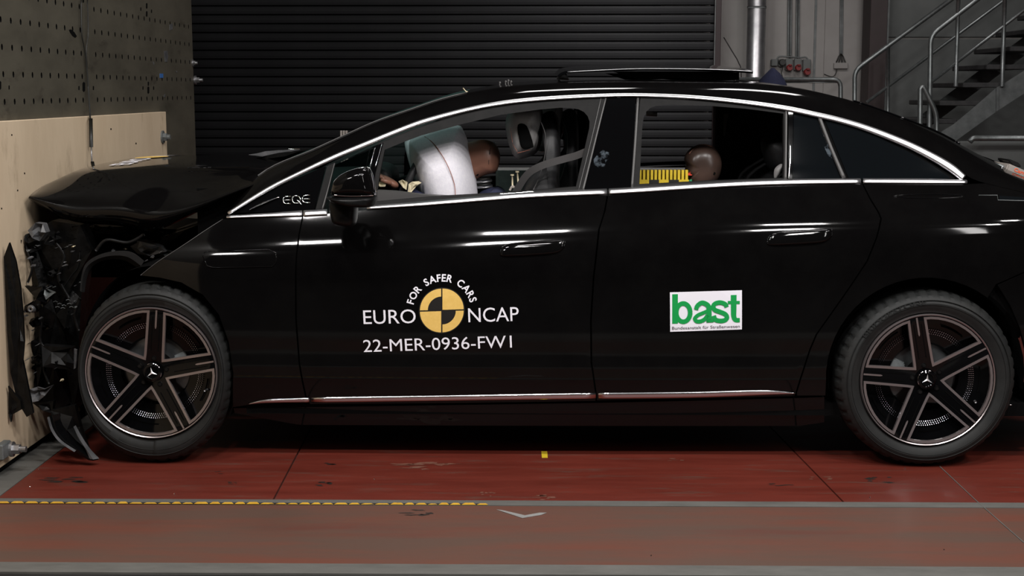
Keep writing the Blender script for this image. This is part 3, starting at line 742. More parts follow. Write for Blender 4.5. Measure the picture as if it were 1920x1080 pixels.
# chrome mouldings
sm = strip('window_trim', [(428, 400, 5), (500, 356, 7), (560, 325.5, 7), (625, 295, 8), (685, 270, 8), (750, 243.5, 8), (800, 225.5, 8), (875, 205.5, 7), (940, 193, 7), (1015, 185, 6.5), (1115, 179.5, 6), (1200, 178, 6), (1300, 182, 6.5), (1400, 192, 7), (1475, 203, 8), (1525, 213.5, 8.5), (1575, 225, 9), (1628, 241, 10), (1697, 268, 11), (1748, 293, 12), (1783, 314, 13), (1807, 333, 11)], M['chrome'], car, both=car)
sm['label'] = 'curved satin chrome trim above the windows'
strip('belt_trim', [(425, 407, 4), (500, 403.5, 6), (566, 400.5, 9)], M['chrome'], fender, bulge=.005)
strip('belt_trim', [(569, 400.5, 9), (613, 398, 9)], M['chrome'], fdoor, bulge=.005)
strip('belt_trim', [(688, 389.5, 5), (780, 383, 7), (840, 378, 8), (990, 366, 9), (1138, 359.5, 9)], M['chrome'], fdoor, bulge=.006)
strip('belt_trim', [(1142, 359.3, 9), (1200, 356, 9), (1300, 349.5, 9), (1400, 344, 9), (1500, 341, 9), (1614, 339.7, 8)], M['chrome'], rdoor, bulge=.006)
strip('belt_trim', [(1619, 339.5, 8), (1740, 340, 8), (1813, 341, 6)], M['chrome'], quarter, bulge=.006)
strip('sill_trim', [(466, 757, 2), (500, 752, 8), (580, 750, 11)], M['chrome3'], fender, off=.002, bulge=.009)
strip('sill_trim', [(584, 750, 12), (850, 746, 13), (1117, 742, 14)], M['chrome3'], fdoor, off=.002, bulge=.009)
strip('sill_trim', [(1122, 742, 14), (1300, 740, 14), (1430, 736, 12), (1491, 737, 3)], M['chrome3'], rdoor, off=.002, bulge=.009)

# greenhouse
H_f = [(721, 281), (755, 267), (790, 254), (865, 233), (940, 215), (1015, 205), (1050, 202), (1070, 202.5), (1085, 205), (1095, 210), (1102, 218), (1105.5, 228), (1105, 240), (1100, 262), (1080, 350), (1000, 357), (930, 362), (800, 369), (704, 378), (712, 325)]
O_f = [(709, 268), (765, 246), (865, 212), (940, 197.5), (1015, 189.5), (1115, 183.5), (1134, 183.5), (1110, 280), (1091, 358), (1000, 363), (930, 367), (800, 378), (692, 388), (700, 325)]
H_r = [(1203, 260), (1204.5, 236), (1207, 220), (1212, 209), (1220, 202), (1232, 198), (1250, 196), (1325, 198), (1400, 204), (1469, 213), (1469, 334), (1330, 339), (1199, 346)]
O_r = [(1201, 182.5), (1300, 187), (1400, 197), (1473, 207.5), (1474, 341), (1330, 347), (1185, 355), (1190, 280)]
for side, fd, rd in ((0, fdoor, rdoor), (1, fdoor_far, rdoor_far)):
    def P2(name, P, mat, par, **kw):
        if side == 0: return panel(name, P, mat, par, **kw)
        o = panel(name, P, mat, None, **kw)
        for v in o.data.vertices: v.co = mirror_co(v.co)
        o.data.flip_normals(); adopt(par, o); return o
    P2('window_frame', O_f, M['rubber'], fd, off=.006, holes=[H_f], gap=0, rim=.03)
    P2('window_frame', O_r, M['rubber'], rd, off=.006, holes=[H_r], gap=0, rim=.03)
    P2('door_pillar', [(1137, 183), (1193, 182.5), (1183, 355), (1094, 358)], M['gloss'], car, off=.004, gap=.001)
    P2('corner_panel', [(432, 400), (470, 378), (540, 341), (611, 311), (588, 395), (500, 399)], M['gloss'], fd, off=.004, gap=.001, yf=glass_y, nf=glass_n)
    P2('corner_pillar', [(613, 311), (629, 304), (607, 392), (590, 394)], M['rubber'], fd, off=.004, gap=.001, yf=glass_y, nf=glass_n)
    P2('quarter_glass', [(630, 305), (703, 275), (692, 328), (686, 387), (608, 392)], M['quarter2'], fd, off=.012, gap=0, rim=.004, yf=glass_y, nf=glass_n)
    P2('window_divider', [(704, 273), (719, 267), (704, 325), (697, 386), (687, 387), (693, 328)], M['gloss'], fd, off=.002, gap=.0005, rim=.03)
    P2('fixed_glass', [(1488, 210.5), (1531, 220), (1576, 335), (1486, 337)], M['tint'], rd, off=.010, gap=0, rim=.004)
    P2('rear_side_glass', [(1546, 223), (1600, 239), (1650, 259), (1700, 283), (1745, 308), (1779, 331), (1779, 336), (1592, 336)], M['tint'], car, off=.008, gap=0, rim=.004)
    P2('divider_bar', [(1478.5, 208.5), (1487, 210.5), (1485.5, 337), (1478, 338)], M['gloss'], rd, off=-.001, gap=0, rim=.03)
    P2('glass_surround', [(1473, 204), (1487, 207), (1531, 216), (1600, 235), (1700, 278), (1790, 332), (1790, 337), (1474, 340)], M['void'], rd, off=.014, gap=0, rim=0)
strip('seal_or_glint_line', [(1136, 184, 3.5), (1122, 240, 4), (1106, 305, 4.5), (1093, 357, 5)], M['seal'], fdoor, off=.002, bulge=.002)
strip('seal_or_glint_line', [(1127, 184, 2), (1113, 245, 2), (1098, 305, 2), (1085, 356, 2)], M['seal'], fdoor, off=.004, bulge=.001)
strip('seal_or_glint_line', [(1196.5, 183.5, 5), (1191, 270, 5.5), (1185, 352, 5.5)], M['seal'], rdoor, off=.002, bulge=.002)
strip('seal_or_glint_line', [(1474.5, 208, 5), (1474, 270, 5), (1473, 338, 6)], M['seal'], rdoor, off=.000, bulge=.003)
strip('seal_or_glint_line', [(1537, 220, 7), (1558, 275, 7), (1583, 334, 8)], M['seal'], rdoor, off=.000, bulge=.003)
strip('seal_or_glint_line', [(627, 306, 2), (616, 350, 2.5), (604, 392, 3)], M['seal'], fdoor, off=.002, bulge=.001)
strip('seal_or_glint_line', [(1482, 270, 1.6), (1481.5, 300, 3.2), (1479, 334, 1.6)], M['glint'], rdoor, off=-.003, bulge=.002)  # bright strip put in as the reflection on the divider bar
strip('divider_glint', [(703.5, 276, 1.4), (697, 300, 1.6), (693, 316, 1.2)], M['glint'], fdoor, off=-.002, bulge=.002)  # bright slivers put in as reflections on the window divider
strip('divider_glint', [(716, 270, 1.4), (709, 295, 1.6), (704, 312, 1.2)], M['glint'], fdoor, off=-.002, bulge=.002)
strip('glass_glint', [(936, 363, 1), (965, 361.5, 3.5), (1001, 358.5, 3.2)], M['glint'], fdoor, off=.004, bulge=.003)  # bright strip paints the highlight at the bottom of the window
strip('trim_sliver', [(468, 393, 1), (495, 380, 3.4), (523, 369.5, 1)], M['glint'], fdoor, off=-.001, bulge=.002)
for lab, pts in (('smudge', [(1120, 290), (1130, 281), (1142, 286), (1143, 296), (1136, 303), (1134, 312), (1124, 315), (1114, 310), (1113, 299)]), ('smudge', [(1545, 275), (1552, 270), (1558, 278), (1562, 290), (1560, 297), (1553, 292), (1549, 284)])):
    panel('hand_smudge', pts, M['dust'], fdoor if pts[0][0] < 1200 else rdoor, off=-.001 if pts[0][0] < 1200 else .006, gap=0, rim=0)

# roof, pillars, windscreen
Lc = f1([(428, 397), (465, 374), (500, 352), (560, 322), (625, 291), (685, 266), (750, 239.5), (800, 221.5), (875, 202), (940, 189.5), (1015, 182), (1115, 176.5), (1200, 175), (1300, 178.5), (1400, 188.5), (1475, 199), (1525, 209), (1575, 220.5), (1628, 236), (1697, 262.5), (1748, 287), (1783, 308), (1815, 331), (1830, 338), (1850, 344), (1900, 356), (1980, 375), (2060, 389), (2120, 397)])
Uc = f1([(428, 394), (450, 368), (470, 345), (484, 330), (590, 280), (650, 252.5), (700, 230), (775, 204), (825, 187), (875, 174.5), (950, 162), (1050, 155), (1150, 152), (1300, 153), (1420, 157), (1500, 166), (1600, 190), (1700, 225), (1760, 249), (1830, 287), (1860, 301), (1900, 318), (1960, 342), (2050, 368), (2120, 378)])
def rail_pt(px, t):
    l = SB(px, Lc(px), -.002); D = .12 if px < 1700 else .12+.25*min(1, (px-1700)/200)
    y = l.y+D*(.40*t+.60*t*t); py = Lc(px)+(Uc(px)-Lc(px))*(1-(1-t)**1.35)
    return PY(px, py, y)
def rail_part(name, a, b, mat, st=14):
    n = max(3, int((b-a)/st)); V = []; k = 9
    for i in range(n+1):
        px = a+(b-a)*i/n
        for j in range(k): V.append(rail_pt(px, j/(k-1)))
    f = grid_faces(n+1, k)
    o = mk(name, V, [q[::-1] for q in f], mat, car, True); mk(name, [mirror_co(v) for v in V], f, mat, car, True); return o
rail_part('roof_rail', 428, 1640, M['paint']); rail_part('rear_pillar', 1640, 2120, M['paint'])
def top_part(name, a, b, mat, crown=.014, st=24, inset_=0.0, s0=-1, s1=1, dz=0, th=.012, sd=16):
    n = max(2, int((b-a)/st)); V = []; k = sd+1
    for i in range(n+1):
        px = a+(b-a)*i/n; u = rail_pt(px, 1)
        cr = crown(px) if callable(crown) else crown
        for j in range(k):
            s = s0+(s1-s0)*j/sd; hw = YC-u.y
            V.append((u.x, YC+s*hw, u.z+cr*(1-s*s)+dz))
    m = len(V); V += [(x, y, z_-th) for x, y, z_ in V]
    f = grid_faces(n+1, k); f2 = [tuple(q_+m for q_ in q[::-1]) for q in f]
    edge = [i*k for i in range(n+1)]+[n*k+j for j in range(1, k)]+[i*k+k-1 for i in range(n-1, -1, -1)]+[j for j in range(k-2, 0, -1)]
    f3 = [(edge[i], edge[(i+1) % len(edge)], edge[(i+1) % len(edge)]+m, edge[i]+m) for i in range(len(edge))]
    o = mk(name, V, f+f2+f3, mat, car, True)
    bm = bmesh.new(); bm.from_mesh(o.data); bmesh.ops.recalc_face_normals(bm, faces=bm.faces[:])
    for e in bm.edges:
        if len(e.link_faces) == 2 and e.calc_face_angle(0) > .7: e.smooth = False
    bm.to_mesh(o.data); bm.free(); return o
top_part('windscreen', 500, 868, M['screen2'], lambda p: .018)
top_part('roof_header', 868, 1052, M['paint'], .016)
top_part('roof_side', 1052, 1418, M['paint'], .016, s0=-1, s1=-.80, sd=4); top_part('roof_side', 1052, 1418, M['paint'], .016, s0=.80, s1=1, sd=4)
top_part('roof_panel', 1418, 1596, M['paint'], .016)
top_part('rear_window', 1600, 1880, M['tint'], .02)
top_part('boot_lid', 1882, 2120, M['paint'], .03)
# windscreen edge seal
tube('windscreen_seal', [rail_pt(484+i*(875-484)/24, 1)+Vector((0, -.002, .002)) for i in range(25)], .0028, M['seal'], car)
tube('rear_window_seal', [rail_pt(1600+i*(1800-1600)/12, 1)+Vector((0, 0, .003)) for i in range(13)], .003, M['gloss'], car)
tube('roof_seam', [PY(a, b, 5.95) for a, b in ((868, 165), (874, 172), (884, 174))], .0025, M['cream'], car)
# raised glass sunroof panel
V = []; k = 8; st = [(1046, 141, 137), (1052, 136, 131), (1062, 133, 128), (1100, 131, 124.5), (1200, 127.5, 119.5), (1300, 128, 119.5), (1380, 131, 123.5), (1412, 133.5, 128)]
for px, a, b in st:
    A = PY(px, a, 5.98); B = PY(px, b, 6.80); B.x = A.x
    for j in range(k): t = j/(k-1); V.append((A.x, A.y+(B.y-A.y)*t, A.z+(B.z-A.z)*t+.008*math.sin(math.pi*t)))
m = len(V); V += [(x, y, z_-.010) for x, y, z_ in V]; n = len(st); f = grid_faces(n, k)
edge = [i*k for i in range(n)]+[(n-1)*k+j for j in range(1, k)]+[i*k+k-1 for i in range(n-2, -1, -1)]+[j for j in range(k-2, 0, -1)]
sr = mk('sunroof_panel', V, f+[tuple(q_+m for q_ in q[::-1]) for q in f]+[(edge[i], edge[(i+1) % len(edge)], edge[(i+1) % len(edge)]+m, edge[i]+m) for i in range(len(edge))], M['gloss'], car)
sr['label'] = 'raised black glass sunroof panel'
tube('panel_edge_seal', [PY(a, b, 5.975) for a, b in ((1064, 135), (1130, 131.5), (1200, 129), (1300, 129.5), (1380, 132), (1411, 134.5))], .0022, M['steel'], sr, spl=4)
prism('sunroof_arm', pp([(1150, 134), (1350, 134), (1386, 136), (1386, 150), (1330, 152), (1270, 146), (1200, 150)], 6.05), 6.05, 6.08, M['void'], car)
prism('sunroof_arm', pp([(1150, 134), (1350, 134), (1386, 136), (1386, 150), (1330, 152), (1270, 146), (1200, 150)], 6.05), 6.70, 6.73, M['void'], car)
puff('wind_deflector', pp([(1045, 148), (1046, 140), (1054, 134), (1062, 140), (1066, 150)], 6.3), 6.35, .33, M['greypart'], car, smooth_n=0, power=.3)
for (a, b) in ((937, 152), (948, 150), (953, 148), (958, 150)):
    tube('roof_clip', [PY(a, b+9, 6.1), PY(a, b+1, 6.1), PY(a+1.5, b+4, 6.1)], .0028, M['seal'], car, spl=3)
tube('aerial_wire', [PY(a, b, 6.2) for a, b in ((1335, 148), (1352, 150), (1366, 152), (1378, 151))], .006, M['steel'], car, spl=3)

# door handles and flaps
def handle(par, o):
    ol = [(938+o[0], 474+o[1]), (942+o[0], 463+o[1]), (956+o[0], 457+o[1]), (990+o[0], 453.5+o[1]), (1050+o[0], 450+o[1]), (1059+o[0], 454+o[1]), (1056+o[0], 465+o[1]), (1042+o[0], 474+o[1]), (1000+o[0], 478+o[1]), (945+o[0], 480+o[1])]
    P = [SB(a, b) for a, b in ol]
    h = puff('door_handle', [(p.x, p.z) for p in P], 0.0, .013, M['paint'], par, rings=6, power=.45, yfn=lambda x, z_: body_y(x, z_)-.001, th2=.004)
    tube('handle_gap', [SB(a, b, -.0015) for a, b in ol]+[SB(*ol[0], -.0015)], .0017, M['gloss'], h, spl=4)
    return h
handle(fdoor, (0, 0)); handle(rdoor, (501, -20.5))
fl = panel('charging_flap', [(380, 480), (383, 473), (395, 471), (505, 468), (517, 474), (518, 492), (510, 500), (400, 502), (388, 498)], M['paint'], fender, off=-.0015, gap=0, rim=.004)
tube('flap_edge', [SB(a, b, -.002) for a, b in ((380, 480), (383, 473), (395, 471), (505, 468), (517, 474), (518, 492), (510, 500), (400, 502), (388, 498), (380, 480))], .0014, M['gloss'], fl)
tube('fuel_flap_edge', [SB(1740+65*math.cos(a), 368+3.6*math.sin(a), -.001) for a in [2*math.pi*i/40 for i in range(41)]], .0016, M['gloss'], quarter)
# wing mirror
YM = 5.30
mir = puff('wing_mirror', pp([(623, 366), (622, 352), (628, 337), (643, 325), (665, 316), (686, 312.5), (695, 319), (700, 334), (703, 350), (703.5, 366), (660, 367)], YM), YM, .075, M['paint'], car, rings=8, power=.62, smooth_n=5)
puff('mirror_base', pp([(615, 369), (660, 367), (703.5, 368), (703, 382), (694, 388), (660, 388), (628, 381), (617, 375)], YM), YM+.01, .075, M['plastic'], mir, power=.5)
puff('mirror_stalk', pp([(618, 372), (668, 372), (668, 388), (663, 424), (640, 426), (620, 418)], YM+.04), YM+.09, .075, M['plastic'], mir, power=.4, smooth_n=3)
tube('mirror_rim', [PY(a, b, YM-.028) for a, b in ((624, 363), (625, 350), (631, 338), (645, 327), (665, 318.5), (688, 313.5), (697, 323), (702, 345), (703, 366))], .0020, M['chrome2'], mir, spl=4)
tube('mirror_lip', [PY(a, b, YM-.072) for a, b in ((626, 366), (660, 367.5), (700, 366.5))], .0022, M['chrome2'], mir, spl=4)

# bonnet, pushed up and buckled
rows = [(5.70, [(52, 373), (95, 396), (138, 419), (200, 420), (240, 424), (285, 438), (330, 417), (380, 392), (430, 366), (490, 345)]),
        (5.635, [(54, 370), (95, 388), (138, 406), (200, 395), (240, 398), (285, 411), (330, 402), (384, 384), (436, 361), (492, 341)]),
        (5.69, [(58, 366), (98, 364), (142, 374), (200, 374), (252, 377), (300, 384), (343, 381), (391, 369), (442, 354), (494, 337)]),
        (5.76, [(62, 362), (103, 353), (145, 353), (201, 352), (255, 353), (302, 357), (346, 357), (393, 351), (444, 343), (495, 333)]),
        (5.84, [(68, 357), (108, 342), (148, 338), (202, 336), (256, 336), (305, 338), (350, 338), (396, 336), (446, 333), (496, 329)]),
        (5.93, [(86, 345), (120, 330), (155, 323), (204, 319), (256, 317), (308, 316), (355, 316), (402, 316), (450, 316), (498, 320)])]
G = []
for Yr, pts in rows: G.append([PY(a, b, Yr) for a, b in pts])
base = G[-1]
for Yk, dz in ((6.02, .006), (6.15, .010), (6.4, .014), (6.7, .016), (7.0, .010), (7.25, -.004), (7.34, -.03), (7.36, -.09)):
    row = []
    for j, p in enumerate(base):
        t = j/9; z_ = p.z+dz+.006*math.sin(j*1.9+Yk*5)*(1-t)
        x = p.x if j else WX+.02
        x = x+(WX+.02-x)*max(0, (1-j/4))*min(1, (Yk-5.93)/.5)
        if j == 1: z_ += .0
        row.append(Vector((x, Yk, z_)))
    G.append(row)
def grid_surface(name, G, mat, parent, sub=2, th=.004):
    nu, nv = len(G), len(G[0]); V = [p for r in G for p in r]
    me = bpy.data.meshes.new(name); me.from_pydata([tuple(v) for v in V], [], grid_faces(nu, nv)); me.update()
    for p in me.polygons: p.use_smooth = True
    o = link(name, me, mat, parent)
    if sub: m_ = o.modifiers.new('s', 'SUBSURF'); m_.levels = sub; m_.render_levels = sub
    m2 = o.modifiers.new('t', 'SOLIDIFY'); m2.thickness = th; m2.offset = 0
    return o
bonnet = grid_surface('bonnet', G, M['paint'], car); bonnet['label'] = 'buckled black bonnet pushed against the plywood'
# small printed letters on the bonnet (seen edge on)
def text_data(body, size=1.0, bold=0.0, space=1.0, sx=1.0):
    cu = bpy.data.curves.new('t', 'FONT'); cu.body = body; cu.size = size; cu.offset = bold; cu.space_character = space
    cu.resolution_u = 4
    o = bpy.data.objects.new('t', cu); C.objects.link(o); bpy.context.view_layer.update()
    dg = bpy.context.evaluated_depsgraph_get(); me = bpy.data.meshes.new_from_object(o.evaluated_get(dg))
    V = [(v.co.x*sx, v.co.y) for v in me.vertices]; Fc = [tuple(p.vertices) for p in me.polygons]
    bpy.data.objects.remove(o); bpy.data.meshes.remove(me); return V, Fc
def surf_text(name, body, p0, p1, hpx, mat, parent, bold=0.0, off=-.0022, space=1.0, fn=None):
    """writing laid on the body side between picture points p0 (baseline left) and p1 (baseline right), cap height hpx"""
    V, Fc = text_data(body, 1, bold, space)
    x0 = min(v[0] for v in V); x1 = max(v[0] for v in V)
    capV, _ = text_data('E', 1, bold); ch = max(v[1] for v in capV)
    A = SB(*p0); B = SB(*p1); dx = B-A; L = math.hypot(dx.x, dx.z); ux, uz = dx.x/L, dx.z/L
    hm = (SB(p0[0], p0[1]-hpx)-A).z
    out = []
    for (a, b) in V:
        s = (a-x0)/(x1-x0)*L; h = b/ch*hm; x = A.x+ux*s-uz*h; z_ = A.z+uz*s+ux*h
        out.append((x, body_y(x, z_)+off, z_))
    me = bpy.data.meshes.new(name); me.from_pydata(out, [], Fc); me.update()
    if sum(p.normal.y*p.area for p in me.polygons) > 0: me.flip_normals()
    return link(name, me, mat, parent)
surf_text('white_lettering', 'EURO', (682, 607.5), (780, 605.5), 25.5, M['white'], fdoor, 0)
surf_text('white_lettering', 'NCAP', (878.5, 604), (973, 601.5), 26, M['white'], fdoor, 0)
surf_text('white_lettering', '22-MER-0936-FW1', (682, 660), (960, 651.5), 22.5, M['white'], fdoor, 0)
def xz(px, py): p = SB(px, py); return (p.x, p.z)
def flat(name, poly, mat, parent, off):      # thin vinyl cut-out lying on the panel
    P = dens(poly, .02); co, ed, fa, *_ = delaunay_2d_cdt([Vector(p) for p in P], [(i, (i+1) % len(P)) for i in range(len(P))], [], 1, 1e-6)
    V = [(c.x, body_y(c.x, c.y)+off, c.y) for c in co]; me = bpy.data.meshes.new(name); me.from_pydata(V, [], [tuple(f) for f in fa]); me.update()
    for p in me.polygons:
        if p.normal.y > 0: p.flip()
    return link(name, me, mat, parent)
cx, cy = 828.5, 582.0; rr = 41.0; sk = -.027
def cp(r, a): 
    x = r*math.cos(math.radians(a)); y = r*math.sin(math.radians(a)); return xz(cx+x, cy-y+sk*x)
em = flat('round_emblem', [cp(rr+2.2, 6*i) for i in range(60)], M['decalblack'], fdoor, -.0018)
em['label'] = 'round amber and black crosshair emblem'
def sector(r0, r1, a0, a1, g=1.2):
    mid = math.radians((a0+a1)/2); ox = g*1.414*math.cos(mid); oy = g*1.414*math.sin(mid); n = 14; o = []
    for i in range(n+1):
        a = math.radians(a0+(a1-a0)*i/n); x = ox+(r1-g)*math.cos(a); y = oy+(r1-g)*math.sin(a); o.append(xz(cx+x, cy-y+sk*x))
    if r0 <= 0: x, y = ox, oy; o.append(xz(cx+x, cy-y+sk*x))
    else:
        for i in range(n, -1, -1):
            a = math.radians(a0+(a1-a0)*i/n); x = ox+r0*math.cos(a); y = oy+r0*math.sin(a); o.append(xz(cx+x, cy-y+sk*x))
    return o
flat('amber_segment', sector(0, rr, 0, 90), M['yellow'], em, -.0028); flat('amber_segment', sector(0, rr, 180, 270), M['yellow'], em, -.0028)
flat('amber_segment', sector(25, rr, 90, 180), M['yellow'], em, -.0028); flat('amber_segment', sector(25, rr, 270, 360), M['yellow'], em, -.0028)
# arched writing
arcw = 'FOR SAFER CARS'; V_ = []; F_ = []
wid = {}; total = 0; data = []
for ch in arcw:
    if ch == ' ': data.append((None, .42)); continue
    Vt, Ft = text_data(ch, 1, .022); a0 = min(v[0] for v in Vt); a1 = max(v[0] for v in Vt); data.append(((Vt, Ft, a0), a1-a0))
cap = max(v[1] for v in text_data('E')[0]); tot = sum(d[1] for d in data)+.10*(len(data)-1)
Rb = 54.5; A0, A1 = 166.5, 14.0; s = 0; hp = 13.2
def flush():
    global V_, F_
    me = bpy.data.meshes.new('white_lettering'); me.from_pydata(V_, [], F_); me.update()
    if sum(p.normal.y*p.area for p in me.polygons) > 0: me.flip_normals()
    link('white_lettering', me, M['white'], fdoor); V_ = []; F_ = []
for dd, wd in data:
    a = A0+(A1-A0)*((s+wd/2)/tot)
    if dd:
        Vt, Ft, a0 = dd; b = len(V_); wscale = math.radians(abs(A1-A0))*(Rb+hp*.4)/tot
        for (u, v) in Vt:
            lx = (u-a0-wd/2)*wscale; ly = v/cap*hp; t = math.radians(a)
            x = (Rb+ly)*math.cos(t)+lx*math.sin(t); y = (Rb+ly)*math.sin(t)-lx*math.cos(t)
            p = xz(cx+x, cy-y+sk*x); V_.append((p[0], body_y(*p)-.0022, p[1]))
        F_ += [tuple(b+i for i in f) for f in Ft]
    else: flush()
    s += wd+.10
flush()
# white sticker with green writing on the rear door
stk = flat('white_sticker', [xz(1256, 548), xz(1391, 544), xz(1391, 617.5), xz(1256.5, 622)], M['white'], rdoor, -.0018)
stk['label'] = 'white rectangular sticker with bold green letters'
def stroke(name, lines, wpx, mat, parent, off, orig, n=10):
    """bold lettering from strokes in sticker coordinates (px)"""
    V = []; Fc = []
    for line, w0 in lines:
        pts = catmull([(a, b, 0) for a, b in line], 6) if len(line) > 2 else [Vector((a, b, 0)) for a, b in line]
        b0 = len(V)
        for i, p in enumerate(pts):
            t = (pts[min(i+1, len(pts)-1)]-pts[max(i-1, 0)]).normalized(); m_ = Vector((-t.y, t.x, 0))
            for s_ in (-1, 1):
                q = p+m_*(w0 if not isinstance(w0, tuple) else w0[0]+(w0[1]-w0[0])*i/(len(pts)-1))*s_*.5; X_, Z_ = xz(orig[0]+q.x, orig[1]+q.y-.027*q.x); V.append((X_, body_y(X_, Z_)+off, Z_))
        for i in range(len(pts)-1): Fc.append((b0+2*i, b0+2*i+1, b0+2*i+3, b0+2*i+2))
    me = bpy.data.meshes.new(name); me.from_pydata(V, [], Fc); me.update()
    for p in me.polygons:
        if p.normal.y > 0: p.flip()
    return link(name, me, mat, parent)
def zc(pts): return [((a-255)/9.817, (b-180)/9.817+.027*(a-255)/9.817) for a, b in pts]   # from the enlarged view of the sticker
def ell(cx_, cy_2, rx, ry, a0, a1, n=14): return [(cx_+rx*math.cos(math.radians(a0+(a1-a0)*i/n)), cy_2+ry*math.sin(math.radians(a0+(a1-a0)*i/n))) for i in range(n+1)]
bb = 10.6
gl = [(zc([(349, 214), (349, 755)]), bb), (zc(ell(500, 552, 128, 168, 0, 360, 24)), 8.6),
      (zc([(735, 500), (760, 430), (830, 375), (900, 385), (965, 440), (975, 560), (975, 735)]), (8.0, 9.8)),
      (zc([(950, 520), (860, 560), (770, 600), (715, 660), (745, 710), (820, 712), (900, 670), (950, 600)]), (6.5, 8.0)),
      (zc([(1300, 452), (1270, 395), (1180, 366), (1090, 385), (1052, 440), (1080, 500), (1180, 540), (1270, 580), (1305, 640), (1270, 690), (1180, 705), (1090, 680), (1060, 608)]), (8.2, 8.6)),
      (zc([(940, 705), (1060, 705)]), 5.5),
      (zc([(1428, 228), (1428, 500), (1430, 620), (1462, 686), (1540, 690)]), (10.8, 8.0)), (zc([(1320, 366), (1540, 366)]), 5.8)]
stroke('green_lettering', gl, 8, M['green'], stk, -.0028, (1256, 548))
surf_text('small_lettering', 'Bundesanstalt f\u00fcr Stra\u00dfenwesen', (1260, 618.0), (1387, 614.2), 5.6, M['print'], stk, -.002, off=-.0028)
# model letters in the front corner of the window line, built from chrome bars
def GB(px, py, off):
    y = 5.6
    for _ in range(25): p = PY(px, py, y); y = y*.3+.7*(glass_y(p.x, p.z)+off)
    return PY(px, py, y)
def bars(lines, r=.0021, off=.000, name='chrome_letter'):
    return [tube(name, [GB(a, b, off) for a, b in L], r, M['chrome2'], fdoor, spl=3) for L in lines]
for L in ([(545, 368), (534, 369), (531, 375), (534, 381), (545, 382)], [(533, 375), (545, 375)],
          [(553, 367), (549, 370), (548, 375), (551, 380), (558, 381), (563, 376), (562, 370), (557, 367), (553, 367)], [(557, 375), (561, 379), (566, 384)],
          [(581, 366), (570, 367), (567, 373), (570, 379), (581, 380)], [(569, 373), (581, 373)]): bars([L])
# writing on the bonnet, seen at a grazing angle
bpy.context.view_layer.update(); bev = bonnet.evaluated_get(bpy.context.evaluated_depsgraph_get())
def on_bonnet(x, y, h=.003):
    mi = bonnet.matrix_world.inverted(); ok, loc_, n_, k_2 = bev.ray_cast(mi @ Vector((x, y, 2)), Vector((0, 0, -1)))
    return (bonnet.matrix_world @ loc_)+Vector((0, 0, h)) if ok else Vector((x, y, 1.17))
for wd_, ya, yb in (('EURO', 6.12, 6.52), ('NCAP', 6.80, 7.2)):
    V, Fc = text_data(wd_, .2, .003); tw = max(v[0] for v in V)
    mk('bonnet_lettering', [on_bonnet(-1.755-v[1]*.65, ya+v[0]/tw*(yb-ya)) for v in V], Fc, M['white'], bonnet)
mk('bonnet_emblem', [on_bonnet(-1.80+.075*math.cos(a), 6.66+.11*math.sin(a)) for a in [2*math.pi*i/24 for i in range(24)]], [tuple(range(24))], M['yellow'], bonnet)

